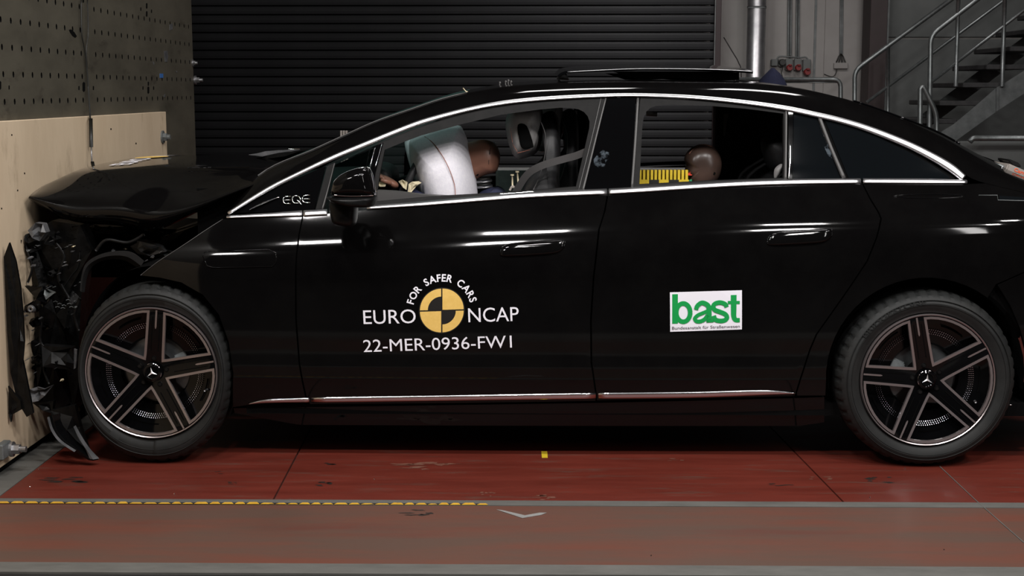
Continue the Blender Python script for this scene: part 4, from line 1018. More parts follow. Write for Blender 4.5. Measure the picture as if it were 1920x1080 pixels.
# ---- wheels
def wheel(cxyz, phi0, squash=None, mirror=False, lab=None):
    W = empty('wheel', cxyz, parent=car)
    if lab: W['label'] = lab
    loc = lambda o: (setattr(o, 'parent', W), setattr(o, 'matrix_parent_inverse', Matrix.Identity(4)))[0]
    RT_ = .352; prof_ = [(.262, .028), (.268, .008), (.285, -.006), (.305, -.010), (.322, -.004), (.335, .008), (.343, .022), (.348, .036), (.3505, .055), (RT_, .085), (RT_, .125), (RT_, .165), (.3505, .200), (.345, .225), (.33, .245), (.30, .258), (.262, .235)]
    def fn(r, y, a):
        if .338 < r < .3515 and y < .06:
            k = (a/(2*math.pi)*288+.5) % 6
            if k < 2: r -= .0055; y += .002
        if squash and r > .262:
            c, s = math.cos(a), math.sin(a); kk = 1-(1-(squash[0] if c > 0 else squash[1]))*abs(c)**2.6
            if s < 0: kk *= 1+(squash[2]-1)*abs(s)**2
            else: kk *= 1+(squash[3]-1)*abs(s)**2
            q = .262+(r-.262)*kk; y += .018*(1-kk)*(-1 if c < 0 else 0); r = q
        return r, y
    ty = lathe_y('tyre', prof_, M['tyre'], None, 288, fn=fn, ang=.5); loc(ty)
    for rr_ in (.300, .318):
        def fr(r, y, a): q = fn(r, y, a); return q
        t = lathe_y('sidewall_ridge', [(rr_-.0016, -.008), (rr_, -.0112), (rr_+.0016, -.008)], M['tyre'], None, 96, fn=fr); loc(t); t.parent = W
    lp = lathe_y('rim_lip', [(.2555, .012), (.2565, -.001), (.2600, -.004), (.2625, .0), (.2630, .03)], M['alu'], None, 96); loc(lp)
    yr = lambda r: .030-.030*min(1, r/.25)**1.3
    yf = lambda x, z_: yr(math.hypot(x, z_))
    def nf(x, z_):
        e = .002; return Vector(((yf(x+e, z_)-yf(x-e, z_))/(2*e), -1, (yf(x, z_+e)-yf(x, z_-e))/(2*e))).normalized()
    wins = []
    for k in range(5):
        a0 = math.radians(phi0+72*k); a1 = a0+math.radians(72); am = (a0+a1)/2; o = []
        hw = lambda r: .031-.004*(r/.25)
        d0 = Vector((math.cos(a0), math.sin(a0))); n0 = Vector((-d0.y, d0.x)); d1 = Vector((math.cos(a1), math.sin(a1))); n1 = Vector((-d1.y, d1.x))
        for r in (.25, .2, .15, .10, .07): o.append(tuple(d0*r+n0*hw(r)))
        o.append((math.cos(am)*.054, math.sin(am)*.054))
        for r in (.07, .10, .15, .2, .25): o.append(tuple(d1*r-n1*hw(r)))
        b0 = math.atan2(o[-1][1], o[-1][0]); b1 = math.atan2(o[0][1], o[0][0])
        while b0 < b1: b0 += 2*math.pi
        for i in range(1, 9): b = b0+(b1-b0)*i/9; o.append((.2525*math.cos(b), .2525*math.sin(b)))
        wins.append(o)
    circ = [(.2560*math.cos(2*math.pi*i/96), .2560*math.sin(2*math.pi*i/96)) for i in range(96)]
    sp = panel('spokes', circ, M['gloss'], None, holes=wins, isxz=True, yf=yf, nf=nf, gap=0, rim=.028, step=.02); loc(sp)
    for o in wins:
        inn = inset(o, .0095); n = len(o)
        V = [(x, yf(x, z_)-.0022, z_) for x, z_ in o]+[(x, yf(x, z_)-.0022, z_) for x, z_ in inn]+[(x, yf(x, z_)+.012, z_) for x, z_ in inn]+[(x, yf(x, z_)+.004, z_) for x, z_ in o]
        Fc = []
        for i in range(n):
            j = (i+1) % n; Fc += [(i, j, n+j, n+i), (n+i, n+j, 2*n+j, 2*n+i), (3*n+i, 3*n+j, j, i)]
        # the line sits inside the opening edge: shift it outward so that it frames the spoke
        q = mk('window_outline', V, Fc, M['alu'], None); loc(q)
    for k in range(5):
        a0 = math.radians(phi0+72*k); d0 = Vector((math.cos(a0), math.sin(a0))); n0 = Vector((-d0.y, d0.x)); V = []
        for r in (.178, .186, .22, .254):
            for s_ in (-1, 1): p = d0*r+n0*s_*(.0035 if r > .18 else .0015); V.append((p.x, yr(r)-.003, p.y))
        Fc = grid_faces(4, 2); q = mk('spoke_line', V, Fc, M['alu'], None); loc(q)
        for r in (.16,):
            for s_ in (-1, 1):
                V = []
                for rr2 in (.085, .13, .18, .225):
                    for t_ in (-1, 1): p = d0*rr2+n0*(s_*.0145+t_*.0012); V.append((p.x, yr(rr2)-.0025, p.y))
                q = mk('spoke_groove', V, grid_faces(4, 2), M['hole'], None); loc(q)
    dish = lathe_y('wheel_insert', [(.257, .02), (.25, .045), (.225, .052), (.20, .060), (.165, .066), (.140, .070), (.132, .082), (.134, .10)], M['gloss'], None, 96); loc(dish)
    barrel = lathe_y('rim_barrel', [(.262, .03), (.245, .06), (.235, .12), (.235, .24)], M['void'], None, 48); loc(barrel)
    # ring of small polished ribs facing the hub
    V = []; Fc = []; NN = []
    for ring, (ra, cnt) in enumerate(((.174, 130), (.182, 136), (.190, 142))):
        for i in range(cnt):
            a = 2*math.pi*i/cnt; t = Vector((-math.sin(a), 0, math.cos(a))); d_ = Vector((math.cos(a), 0, math.sin(a))); b = len(V)
            for m_ in range(5):
                el_ = math.radians(8+9*m_); rr3 = ra+.0011*m_
                for s_ in (-1, 1):
                    V.append(d_*rr3+t*s_*.0013+Vector((0, .0590-.0006*m_*(1+.35*m_), 0))); NN.append((-d_*math.sin(el_)+Vector((0, -math.cos(el_), 0))+t*s_*.10).normalized())
            for m_ in range(4):
                q4 = (b+2*m_, b+2*m_+1, b+2*m_+3, b+2*m_+2)
                if (V[q4[1]]-V[q4[0]]).cross(V[q4[2]]-V[q4[0]]).y > 0: q4 = q4[::-1]
                Fc.append(q4)
    q = mk('insert_fins', V, Fc, M['fin'], None, nrm=NN); loc(q); q['kind'] = 'stuff'
    for k in range(5):
        am = math.radians(phi0+72*k+36+ (4 if k % 2 else -4)); V = []; n = 12
        for i in range(n+1):
            a = am+math.radians(-13+26*i/n)
            for r in (.213, .219): V.append((r*math.cos(a), .045 if r < .215 else .048, r*math.sin(a)))
        q = mk('insert_slot', V, grid_faces(n+1, 2), M['void'], None); loc(q)
    bd = lathe_y('brake_disc', [(.06, .115), (.062, .098), (.105, .096), (.172, .096), (.172, .122), (.06, .122)], M['disc'], None, 64); loc(bd)
    hubp = lathe_y('hub_plate', [(0, .085), (.055, .087), (.07, .10), (.10, .115)], M['void'], None, 32); loc(hubp)
    hx = 1 if cxyz[0] < 0 else -1
    pol = [(hx*.155*math.cos(math.radians(a)), .155*math.sin(math.radians(a))) for a in range(-38, 42, 10)]+[(hx*.085*math.cos(math.radians(a)), .085*math.sin(math.radians(a))) for a in range(38, -42, -12)]
    cal = prism('brake_caliper', pol, .078, .12, M['caliper'], None, bev=.006); loc(cal)
    for k in range(5):
        a = math.radians(phi0+72*k+36) if False else math.radians(phi0+72*k); x, z_ = .056*math.cos(a), .056*math.sin(a)
        q = lathe_y('wheel_bolt', [(0, -.004), (.006, -.004), (.0065, .0), (.0085, .0), (.0095, -.002), (.011, .003)], M['plastic'], None, 16, center=(x, yr(.056)-.001, z_)); loc(q)
    hc = lathe_y('hub_cap', [(0, .013), (.024, .013), (.0255, .009), (.0285, .008), (.0355, .012), (.0375, .020), (.0375, .035)], M['gloss'], None, 40, center=(0, 0, 0)); loc(hc)
    for r in (.0255, .0365):
        q = lathe_y('hub_ring', [(r-.0016, .012), (r, .0065 if r < .03 else .009), (r+.0016, .012)], M['chrome2'], None, 40); loc(q)
    V = [(0, .007, 0)]; Fc = []
    tilt = math.radians(10 if cxyz[0] < 0 else -2)
    for k in range(3):
        a = math.radians(90+120*k)+tilt; b = a+math.radians(60); V.append((.0225*math.cos(a), .0105, .0225*math.sin(a))); V.append((.0046*math.cos(b), .0105, .0046*math.sin(b)))
    for k in range(3):
        t, v1, v0 = 1+2*k, 2+2*k, 2+2*((k-1) % 3); Fc += [(0, t, v1), (0, v0, t)]
    q = mk('star_emblem', V, Fc, M['star'], None); loc(q)
    vv = [(.245, .0), ]
    va = math.radians(-25 if cxyz[0] > 0 else -20)
    q = tube('valve', [(.222*math.cos(va), .05, .222*math.sin(va)), (.218*math.cos(va), .026, .218*math.sin(va))], .0045, M['steel'], None, n=8); loc(q)
    return W
yF = 5.452
cr_ = PY(1740, 716.5, yF); cf_ = PY(283.5, 706, yF)
p_ = SB(1827, 433); n_ = body_n(p_.x, p_.z); d_ = (p_-CAM).normalized(); r_2 = d_-n_*2*d_.dot(n_); print('SQ', p_, n_, [tuple(round(c, 2) for c in p_+r_2*t) for t in (2.5, 3.5, 4.5)])
for q_ in ((1808, 433), (1846, 433), (1827, 420), (1827, 447)):
    p_ = SB(*q_); n_ = body_n(p_.x, p_.z); d_ = (p_-CAM).normalized(); r_2 = d_-n_*2*d_.dot(n_); print('SQ', q_, [tuple(round(c, 2) for c in p_+r_2*t) for t in (3.5,)])
print('wheel centres', cr_, cf_, 'WX', WX)
wr = wheel((cr_.x, yF, .352), 102.5, lab='undamaged rear wheel with five split spokes')
wf = wheel((cf_.x, yF, .371), 83, squash=(.50, .36, 1.22, .98), lab='front wheel with tyre pinched by the crash')
def copy_tree(o, parent=None):
    c = o.copy(); C.objects.link(c)
    if parent is not None: c.parent = parent
    for ch in o.children: copy_tree(ch, c)
    return c
bpy.context.view_layer.update()
for src, x, zc_ in ((wr, cr_.x, .352), (wf, cf_.x, .371)):
    c = copy_tree(src, car); c.location = (x, 2*YC-yF, zc_); c.rotation_euler = (0, 0, math.pi); c['label'] = 'far side wheel'
# raised tyre writing
Vt, Ft = text_data('BRIDGESTONE', 1, .01); x0 = min(v[0] for v in Vt); x1 = max(v[0] for v in Vt); out = []
for (u, v) in Vt:
    a = math.radians(146-(u-x0)/(x1-x0)*52); r = .303+v*.024; out.append((cr_.x+r*math.cos(a), yF-.0125, .352+r*math.sin(a)))
q = mk('raised_lettering', out, Ft, M['tyre'], wr)

# ---- crushed front end: everything between the barrier and the front wheel
def shard(name, pts, Y, th, mat, par=None, jit=.02, seed=0, sub=True):
    """buckled sheet piece: outline in the picture at depth Y, bent and given thickness"""
    r = random.Random(seed+len(pts)*7); P = [PY(a, b, Y+r.uniform(-jit, jit)) for a, b in pts]; n = len(P)
    c = sum(P, Vector())/n+Vector((0, r.uniform(-jit, jit)*1.5, 0)); V = list(P)+[c]
    mids = [(p+c)/2+Vector((0, r.uniform(-jit, jit), 0)) for p in P]; V += mids
    f = []
    for i in range(n):
        j = (i+1) % n; f.append((i, j, n+1+j, n+1+i)); f.append((n+1+i, n+1+j, n))
    for v in V: v.x = max(v.x, WX+.008)
    off = len(V); V2 = [v+Vector((0, th, 0)) for v in V]; f2 = [tuple(k+off for k in q[::-1]) for q in f]
    f3 = [(i, i+off, (i+1) % n+off, (i+1) % n) for i in range(n)]
    bm = bmesh.new(); vv = [bm.verts.new(v) for v in V+V2]
    for q in f+f2+f3: bm.faces.new([vv[i] for i in q])
    bmesh.ops.triangulate(bm, faces=bm.faces[:])
    return bm_obj(name, bm, mat, par if par is not None else car)
shard('radiator_pack', [(40, 440), (90, 400), (150, 425), (165, 520), (150, 640), (150, 760), (110, 780), (60, 760), (45, 640), (35, 520)], 6.05, .4, M['grille'], jit=.05, seed=1)
shard('engine_cover', [(130, 425), (250, 425), (330, 430), (400, 410), (440, 400), (350, 470), (270, 520), (170, 520), (140, 480)], 6.1, .5, M['grille'], jit=.04, seed=2)
shard('crash_debris_core', [(60, 440), (96, 414), (150, 422), (172, 470), (160, 500), (152, 560), (148, 640), (150, 700), (138, 770), (100, 782), (80, 752), (84, 700), (62, 640), (52, 600), (47, 540), (44, 480)], 5.72, .1, M['grille'], jit=.03, seed=77)
shard('front_subframe', [(60, 560), (150, 560), (160, 800), (110, 800), (70, 740)], 6.3, .5, M['grille'], jit=.05, seed=3)
shard('bumper_skin', [(6, 482), (17, 455), (29, 490), (38, 540), (43, 600), (45, 640), (40, 700), (48, 740), (62, 775), (50, 782), (32, 752), (20, 700), (11, 620)], 5.40, .015, M['grille'], jit=.012, seed=4)
shard('bumper_skin', [(7, 734), (15, 724), (38, 752), (40, 768), (22, 778), (20, 792), (12, 780)], 5.38, .012, M['grille'], jit=.008, seed=5)
shard('headlamp', [(52, 432), (66, 418), (80, 420), (86, 436), (74, 452), (60, 446)], 5.62, .05, M['greypart'], jit=.02, seed=6)['label'] = 'broken grey headlamp shell'
shard('headlamp_bracket', [(30, 446), (38, 440), (52, 438), (64, 452), (74, 468), (58, 474), (44, 480), (34, 474), (30, 458)], 5.66, .08, M['plastic'], jit=.03, seed=7)
shard('bumper_bracket', [(46, 536), (80, 538), (98, 548), (106, 548), (88, 568), (68, 586), (44, 586), (46, 574), (70, 560), (60, 552)], 5.58, .02, M['gloss'], jit=.02, seed=8)
shard('bumper_bracket', [(84, 540), (104, 548), (86, 562), (82, 552)], 5.56, .006, M['galvdark'], jit=.02, seed=28)
lathe_y('tow_eye', [(.004, -.01), (.010, -.012), (.016, -.004), (.016, .02)], M['steel'], car, 20, center=PY(59, 579, 5.56))
sh_ = shard('lower_shell', [(34, 736), (56, 730), (70, 726), (84, 730), (100, 722), (84, 742), (72, 752), (60, 754), (50, 744)], 5.55, .014, M['greypart'], jit=.025, seed=9)
sh_['label'] = 'bent light grey under-bumper shell'
shard('air_duct', [(56, 640), (72, 645), (80, 680), (70, 730), (50, 740), (36, 735), (34, 700), (46, 660)], 5.68, .1, M['plastic'], jit=.03, seed=10)
shard('arch_edge', [(78, 648), (134, 652), (140, 682), (138, 694), (80, 688)], 5.60, .05, M['plastic'], jit=.02, seed=11)
shard('arch_edge', [(139, 654), (144, 656), (142, 690), (138, 692)], 5.50, .01, M['greypart'], jit=.004, seed=12)
shard('damper_top', [(244, 462), (262, 452), (300, 462), (310, 472), (280, 480), (258, 476)], 5.85, .08, M['greypart'], jit=.03, seed=14)
shard('frame_rail', [(255, 450), (290, 462), (318, 470), (330, 478), (320, 486), (290, 478), (262, 466)], 5.9, .06, M['galvdark'], jit=.02, seed=15)
# wheel housing behind the front wheel
wfc = cf_.x; V = []; n = 22
for i in range(n+1):
    a = math.radians(-30+190*i/n); rx = .33 if math.cos(a) > 0 else .30
    for y in (5.52, 5.85): V.append((wfc+rx*math.cos(a), y, .38+.41*math.sin(a)))
c_ = len(V); V.append((wfc, 5.85, .38))
mk('wheel_arch_liner', V, grid_faces(n+1, 2)+[(2*i+1, c_, 2*i+3) for i in range(n)], M['void'], car, True)
tube('suspension_arm', [(wfc-.02, 5.56, .37), (wfc+.05, 5.9, .30), (wfc+.08, 6.393, .28)], .03, M['grille'], car, n=10)
hoses = [[(40, 450), (34, 480), (38, 520), (44, 560), (42, 600)], [(56, 440), (48, 460), (60, 500), (52, 530)], [(100, 450), (120, 480), (110, 520), (130, 560)], [(118, 540), (134, 516), (146, 500), (150, 470)],
         [(78, 600), (76, 640), (90, 660), (82, 690), (92, 720)], [(150, 560), (140, 590), (148, 620)], [(36, 640), (32, 690), (38, 730), (56, 752)], [(60, 660), (66, 700), (56, 730)], [(180, 470), (200, 450), (240, 455), (270, 440)]]
for i, h in enumerate(hoses): tube('cable', [PY(a, b, 5.62+.03*(i % 4)) for a, b in h], .003+.002*(i % 3), M['plastic'], car, n=8, spl=5)
rr_ = random.Random(11)
def frag(i, x, y, s, mat, Y, name='fragment'):
    n = rr_.choice((4, 5, 6)); a0 = rr_.random()*6; pts = [(x+s*rr_.uniform(.5, 1.2)*math.cos(a0+6.283*k/n), y+s*rr_.uniform(.5, 1.2)*math.sin(a0+6.283*k/n)*.8) for k in range(n)]
    return shard(name, pts, Y, .01, mat, jit=.03, seed=i)
for i in range(90):
    x = rr_.uniform(42, 150); y = rr_.uniform(425, 770)
    if y > 530 and x > 135: x = rr_.uniform(60, 128)
    mat = rr_.choice([M['plastic'], M['gloss'], M['grille'], M['grille'], M['gloss'], M['rubber']])
    frag(i+40, x, y, rr_.uniform(3, 13), mat, rr_.uniform(5.6, 5.95), 'broken_bracket')
for i in range(16):
    x = rr_.uniform(150, 330); y = 424+rr_.uniform(0, 1)*(50 if x < 260 else 30)
    frag(i+140, x, y, rr_.uniform(4, 12), rr_.choice([M['plastic'], M['gloss'], M['grille']]), rr_.uniform(5.85, 6.1), 'broken_bracket')
for k3 in range(26): frag(k3+300, rr_.uniform(44, 150), rr_.uniform(430, 700), rr_.uniform(1.2, 2.6), M[rr_.choice(['galvdark', 'steel', 'greypart', 'gloss'])], rr_.uniform(5.56, 5.62), 'bright_fragment')
for i, (x, y, s, m_) in enumerate([(135, 463, 2.4, 'cream'), (58, 483, 4, 'greypart'), (63, 498, 4.5, 'steel'), (66, 462, 4, 'greypart'), (212, 470, 4, 'greypart'), (286, 481, 4, 'chrome'), (302, 472, 3, 'chrome'), (124, 497, 3, 'steel'), (120, 492, 2, 'chrome'), (116, 713, 3, 'cream'), (148, 489, 4, 'greypart'), (52, 470, 3.5, 'galvdark'), (275, 489, 2.5, 'chrome'), (78, 596, 2.5, 'steel'), (140, 566, 3, 'galvdark'), (130, 460, 2, 'steel'), (48, 592, 3, 'steel')]):
    frag(i+200, x, y, s, M[m_], 5.55 if x < 160 else 5.75, 'bright_fragment')
for i, (x, y) in enumerate([(120, 573), (112, 570), (130, 570), (108, 576), (118, 578), (128, 563), (134, 576), (104, 566)]):
    tube('thin_wire', [PY(x-4, y, 5.62), PY(x, y-1.5, 5.62), PY(x+4, y+.5, 5.62)], .0016, M['galvdark'], car, n=6)
# broken skirt hanging to the floor
sk_ = empty('bumper_skirt', PZ(150, 862, 0), 'curved black piece of broken bumper skirt resting on the floor by the front wheel', 'debris')
def ribbon(name, A, B, mat, par, th=.006):
    A = catmull(A, 5); B = catmull(B, 5); n = len(A); V = []
    for a, b in zip(A, B): V += [a, (a+b)/2+Vector((0, -.012, 0)), b, b+Vector((0, th, 0)), (a+b)/2+Vector((0, th-.012, 0)), a+Vector((0, th, 0))]
    f = grid_faces(n, 6, False, True); f.append(tuple(range(6))); f.append(tuple(6*(n-1)+i for i in range(6))[::-1])
    bm = bmesh.new(); vv = [bm.verts.new(v) for v in V]
    for q in f: bm.faces.new([vv[i] for i in q])
    return bm_obj(name, bm, mat, par, True, .6)
Ys = 5.42
iw = ribbon('inner_wing', [PY(a, b, 5.56) for a, b in ((150, 545), (153, 515), (162, 493), (185, 478), (215, 471), (246, 473), (270, 490))], [PY(a, b, 5.585) for a, b in ((158, 548), (162, 522), (170, 503), (190, 490), (215, 486), (238, 490), (262, 506))], M['rubber'], car)
iw['label'] = 'exposed grey inner wheel arch'
ribbon('skirt_strip', [PY(a, b, Ys) for a, b in ((90, 780), (98, 806), (114, 828), (140, 846), (166, 863))], [PY(a, b, Ys+.02) for a, b in ((112, 775), (116, 796), (132, 818), (156, 838), (184, 862))], M['gloss'], sk_)
ribbon('skirt_edge', [PY(a, b, Ys-.01) for a, b in ((89, 782), (96, 806), (112, 828), (140, 847))], [PY(a, b, Ys-.01) for a, b in ((92, 782), (99, 805), (114, 826), (142, 845))], M['greypart'], sk_)
ribbon('skirt_flap', [PY(a, b, Ys+.0) for a, b in ((138, 800), (146, 820), (160, 842), (168, 860))], [PY(a, b, Ys+.02) for a, b in ((141, 798), (152, 818), (168, 842), (185, 860))], M['greypart'], sk_)
shard('torn_skirt', [(95, 770), (140, 760), (150, 800), (165, 845), (140, 838), (115, 815), (100, 795)], 5.5, .03, M['plastic'], jit=.02, seed=70)
shard('torn_skirt', [(60, 755), (100, 752), (98, 775), (80, 770)], 5.6, .03, M['plastic'], jit=.02, seed=71)

# grey bonnet hinge torn up on the far side, cowl and wipers
g1 = prism('bonnet_hinge', pp([(453, 301), (456, 294), (466, 290), (480, 288), (496, 284), (520, 282), (545, 281), (575, 282), (575, 286), (545, 289), (505, 291), (490, 294), (482, 300), (474, 305), (462, 306)], 6.9), 6.9, 6.93, M['greypart'], car, bev=.002); g1['label'] = 'torn grey bonnet hinge'
tube('hinge_glint', [PY(540, 279.5, 6.88), PY(562, 279.5, 6.88)], .0025, M['glint'], car)
tube('bonnet_edge_glint', [PY(352, 314.6, 5.925), PY(400, 314.2, 5.925), PY(468, 314, 5.925)], .002, M['paint'], car)
shard('cowl_panel', [(430, 330), (495, 318), (560, 300), (600, 280), (560, 284), (500, 292), (440, 305)], 6.5, .3, M['grille'], jit=.03, seed=31)
box('scuttle', (base[-1].x-.25, 5.75, .75), (base[-1].x+.15, 7.0, 1.08), M['void'], car)
prism('rear_shelf_block', pp([(637, 245), (652, 245), (652, 262), (637, 262)], 7.6), 7.6, 7.64, M['greypart'], None)
o = bpy.data.objects['rear_shelf_block']; o.name = 'junction_plate'; 
pl = o; 
bpy.data.objects.remove(pl)
# small post with two grey bars standing behind the car by the shutter
post = empty('marker_post', PY(644, 400, 8.4)*1.0, 'small grey ribbed post end showing behind the windscreen pillar', 'post'); post.location.z = 0
p0 = PY(637, 245, 8.4); p1 = PY(652, 262, 8.4)
for i in range(3):
    w_ = (p1.x-p0.x)/3; adopt(post, box('post_bar', (p0.x+w_*i+.002, 8.4, -.01), (p0.x+w_*(i+1)-.002, 8.43, p0.z), M['boxgrey'], bev=.002))

# ---- interior
YD = 6.02
ab_poly = pp([(768, 268), (775, 258), (797, 248), (830, 238), (858, 235), (868, 243), (880, 275), (890, 315), (895, 350), (896, 390), (890, 430), (870, 450), (840, 450), (815, 420), (798, 380), (783, 340), (770, 300)], YD)
airbag = puff('driver_airbag', ab_poly, YD, .25, M['airbag'], car, rings=12, power=.72, smooth_n=6)
airbag['label'] = 'large inflated white fabric airbag'
abc = (sum(a for a, b in ab_poly)/len(ab_poly), sum(b for a, b in ab_poly)/len(ab_poly))
def puff_near(o, x, z_):   # nearest surface y of an inflated part at (x, z)
    best = None
    for v in o.data.vertices:
        d = (v.co.x-x)**2+(v.co.z-z_)**2
        if v.co.y < YD and (best is None or d < best[0]): best = (d, v.co.y)
    return best[1]
def on_puff(o, px, py):
    y = YD-.2
    for _ in range(8): p = PY(px, py, y); y = puff_near(o, p.x, p.z)
    return PY(px, py, y-.006)
tube('airbag_seam', [on_puff(airbag, a, b) for a, b in ((796, 256), (812, 268), (828, 290), (840, 312), (849, 335), (853, 352), (854, 372))], .0014, M['thread'], airbag, spl=4)
fold = puff('airbag_fold', pp([(756, 268), (770, 262), (776, 290), (786, 330), (800, 372), (790, 372), (772, 330)], YD-.02), YD+.05, .1, M['airbag'], airbag, smooth_n=4)
# dummies
def skinned(name, verts, edges, radii, mat, parent, lv=2):
    me = bpy.data.meshes.new(name); me.from_pydata([tuple(v) for v in verts], edges, []); o = link(name, me, mat, None)
    sk = o.modifiers.new('skin', 'SKIN'); sk.use_smooth_shade = True
    for i, r in enumerate(radii): me.skin_vertices[0].data[i].radius = (r, r) if not isinstance(r, tuple) else r
    me.skin_vertices[0].data[0].use_root = True
    s = o.modifiers.new('sub', 'SUBSURF'); s.levels = lv; s.render_levels = lv
    adopt(parent, o); return o
def dummy(xh, Yd, lab, hips, chest, necktop, knee, foot, hands):
    D = empty('crash_test_dummy', (hips[0], Yd, .0), lab, 'dummy')
    H, Cc, N_ = [Vector((p[0], Yd, p[1])) for p in (hips, chest, necktop)]
    V = [H, H.lerp(Cc, .5), Cc, Cc.lerp(N_, .45), N_]; rad = [(.15, .12), (.14, .11), (.15, .115), (.06, .06), (.05, .05)]; Ed = [(0, 1), (1, 2), (2, 3), (3, 4)]
    for s, hd in zip((-1, 1), hands):
        b = len(V); sh0 = Cc+Vector((0, s*.17, .06)); el = (sh0+Vector(hd))/2+Vector((.03, s*.05, -.10))
        V += [sh0, el, Vector(hd)]; rad += [.055, .042, .030]; Ed += [(2, b), (b, b+1), (b+1, b+2)]
        b = len(V); hp = H+Vector((0, s*.09, 0)); kn = Vector((knee[0], Yd+s*.12, knee[1])); ft = Vector((foot[0], Yd+s*.12, foot[1]))
        V += [hp, kn, ft, ft+Vector((-.14, 0, -.03))]; rad += [.085, .06, .042, .035]; Ed += [(0, b), (b, b+1), (b+1, b+2), (b+2, b+3)]
    body = skinned('body', V, Ed, rad, M['blue'], D)
    for s, hd in zip((-1, 1), hands):      # hands: palm with five bent digits
        W_ = Vector(hd); d_ = Vector((-.7, 0, .45)).normalized(); up_ = Vector((0, 1, 0))
        Vh = [W_, W_+d_*.05, W_+d_*.09]; rh = [(.026, .02), (.038, .017), (.036, .014)]; Eh = [(0, 1), (1, 2)]
        hnd = skinned('hand', Vh, Eh, rh, M['skin'], D)
        for k, L in enumerate((.060, .072, .066, .050)):
            q0 = W_+d_*.085+up_*((k-1.5)*.019); q1 = q0+d_*L*.5+Vector((-.006, 0, -.004)); q2 = q1+Vector((-.5, 0, -.75)).normalized()*L*.38; q3 = q2+Vector((.25, 0, -.9)).normalized()*L*.25
            skinned('finger', [q0-d_*.02, q0, q1, q2, q3], [(0, 1), (1, 2), (2, 3), (3, 4)], [.009, .009, .0085, .008, .007], M['skin'], hnd, 1)
        q0 = W_+d_*.035-up_*s*(-.03); q1 = q0+up_*s*.03+d_*.02; q2 = q1+d_*.03+Vector((0, 0, -.01))
        skinned('thumb', [q0, q1, q2], [(0, 1), (1, 2)], [.011, .010, .0085], M['skin'], hnd, 1)
    return D
def neck(D, p0, p1):
    a, b = Vector(p0), Vector(p1); 
    for k in range(4):
        c = a.lerp(b, (k+.5)/4); m_ = M['steel'] if k % 2 else M['hazblk']
        v, f = tube_data([c-(b-a)*.11, c+(b-a)*.11], .036 if k % 2 else .031, 20); mk('neck_disc', v, f, m_, D, True)
pw = PY(735, 348, 5.90)
hp_ = PY(990, 560, YD); ch_ = PY(935, 400, YD); nk_ = PY(906, 352, YD)
dd = dummy(0, YD, 'brown headed crash test dummy in blue pressed into the airbag in the driver seat', (hp_.x, .50), (ch_.x, ch_.z), (nk_.x, nk_.z), (hp_.x-.42, .56), (hp_.x-.78, .30), [PY(748, 352, 5.86), PY(760, 352, 6.2)])
hd_ = puff('head', pp([(880, 266), (900, 262), (918, 264), (931, 273), (937.5, 290), (936, 308), (930, 322), (917, 326), (905, 330), (893, 336), (880, 340), (866, 338), (861, 326), (855, 318), (858, 305), (854, 296), (860, 280), (868, 270)], YD), YD, .076, M['skin'], dd, rings=9, power=.62, smooth_n=4)
hd_['label'] = 'shiny brown vinyl head'
def on_near(o, px, py, yc, off=.003):
    y = yc-.06
    for _ in range(8):
        p = PY(px, py, y); best = None
        for v in o.data.vertices:
            d = (v.co.x-p.x)**2+(v.co.z-p.z)**2
            if v.co.y < yc and (best is None or d < best[0]): best = (d, v.co.y)
        y = best[1]
    return PY(px, py, y-off)
tube('head_seam', [on_near(hd_, a, b, YD, .000) for a, b in ((922, 267), (919, 280), (917, 295), (916, 310), (915.5, 325))], .0011, M['dark'], hd_, spl=4)
q = on_near(hd_, 894.5, 327, YD, 0); lathe_y('pivot_hole', [(0, -.001), (.006, -.001), (.0065, .004)], M['hole'], hd_, 16, center=q)
q = on_near(hd_, 928, 269, YD, .001); shard('white_tag', [(924, 266), (927, 265), (932, 271), (930, 272.5)], q.y, .002, M['white'], hd_, jit=.001)
for sgn in (-1, 1):
    e_ = PY(861, 298, YD); lathe_y('eye', [(0, -.004), (.006, -.003), (.009, .002)], M['dark'], hd_, 12, center=(e_.x, YD+sgn*.035-(0 if sgn < 0 else -.0), e_.z))
nkp = PY(906, 332, YD); nkq = PY(908, 352, YD); neck(dd, nkp, nkq)
for (a, b, c, d) in ((961, 352, 960.5, 328), (972, 348, 970, 322)):
    t = tube('brass_pin', [PY(a, b, 5.92), PY(c, d, 5.92)], .0035, M['cream'], dd, n=8); tube('pin_head', [PY(c, d+1, 5.92), PY(c, d-1.5, 5.92)], .008, M['cream'], dd, n=10)
tube('shoulder_bracket', [PY(a, b, 5.92) for a, b in ((956, 357), (961, 349), (966, 353), (972, 346), (977, 352))], .005, M['boxgrey'], dd, spl=3)
for pts in ([(704, 343), (712, 341), (724, 345), (722, 350), (712, 350)], [(766, 345), (772, 341), (785, 340), (790, 343), (780, 350), (770, 362), (764, 364)], [(747, 340), (754, 337), (764, 342), (762, 356), (756, 352)]):
    shard('cream_pad', pts, 5.80, .012, M['cream'], dd, jit=.006, seed=80+len(pts))
hp_ = PY(1440, 560, YD); ch_ = PY(1380, 400, YD); nk_ = PY(1340, 355, YD)
d2 = dummy(0, YD, 'small brown headed crash test dummy in the rear seat with red chalk on its face', (hp_.x, .50), (ch_.x, ch_.z-.03), (nk_.x, nk_.z), (hp_.x-.36, .56), (hp_.x-.50, .32), [Vector((hp_.x-.36, YD-.16, .62)), Vector((hp_.x-.36, YD+.16, .62))])
h2 = puff('head', pp([(1287, 287), (1300, 275), (1318, 270), (1336, 274), (1348, 288), (1353, 306), (1350, 326), (1342, 340), (1326, 352), (1306, 358), (1296, 350), (1287, 342), (1290, 334), (1283, 325), (1286, 310), (1283, 300)], YD), YD, .072, M['skin2'], d2, rings=9, power=.62, smooth_n=4)
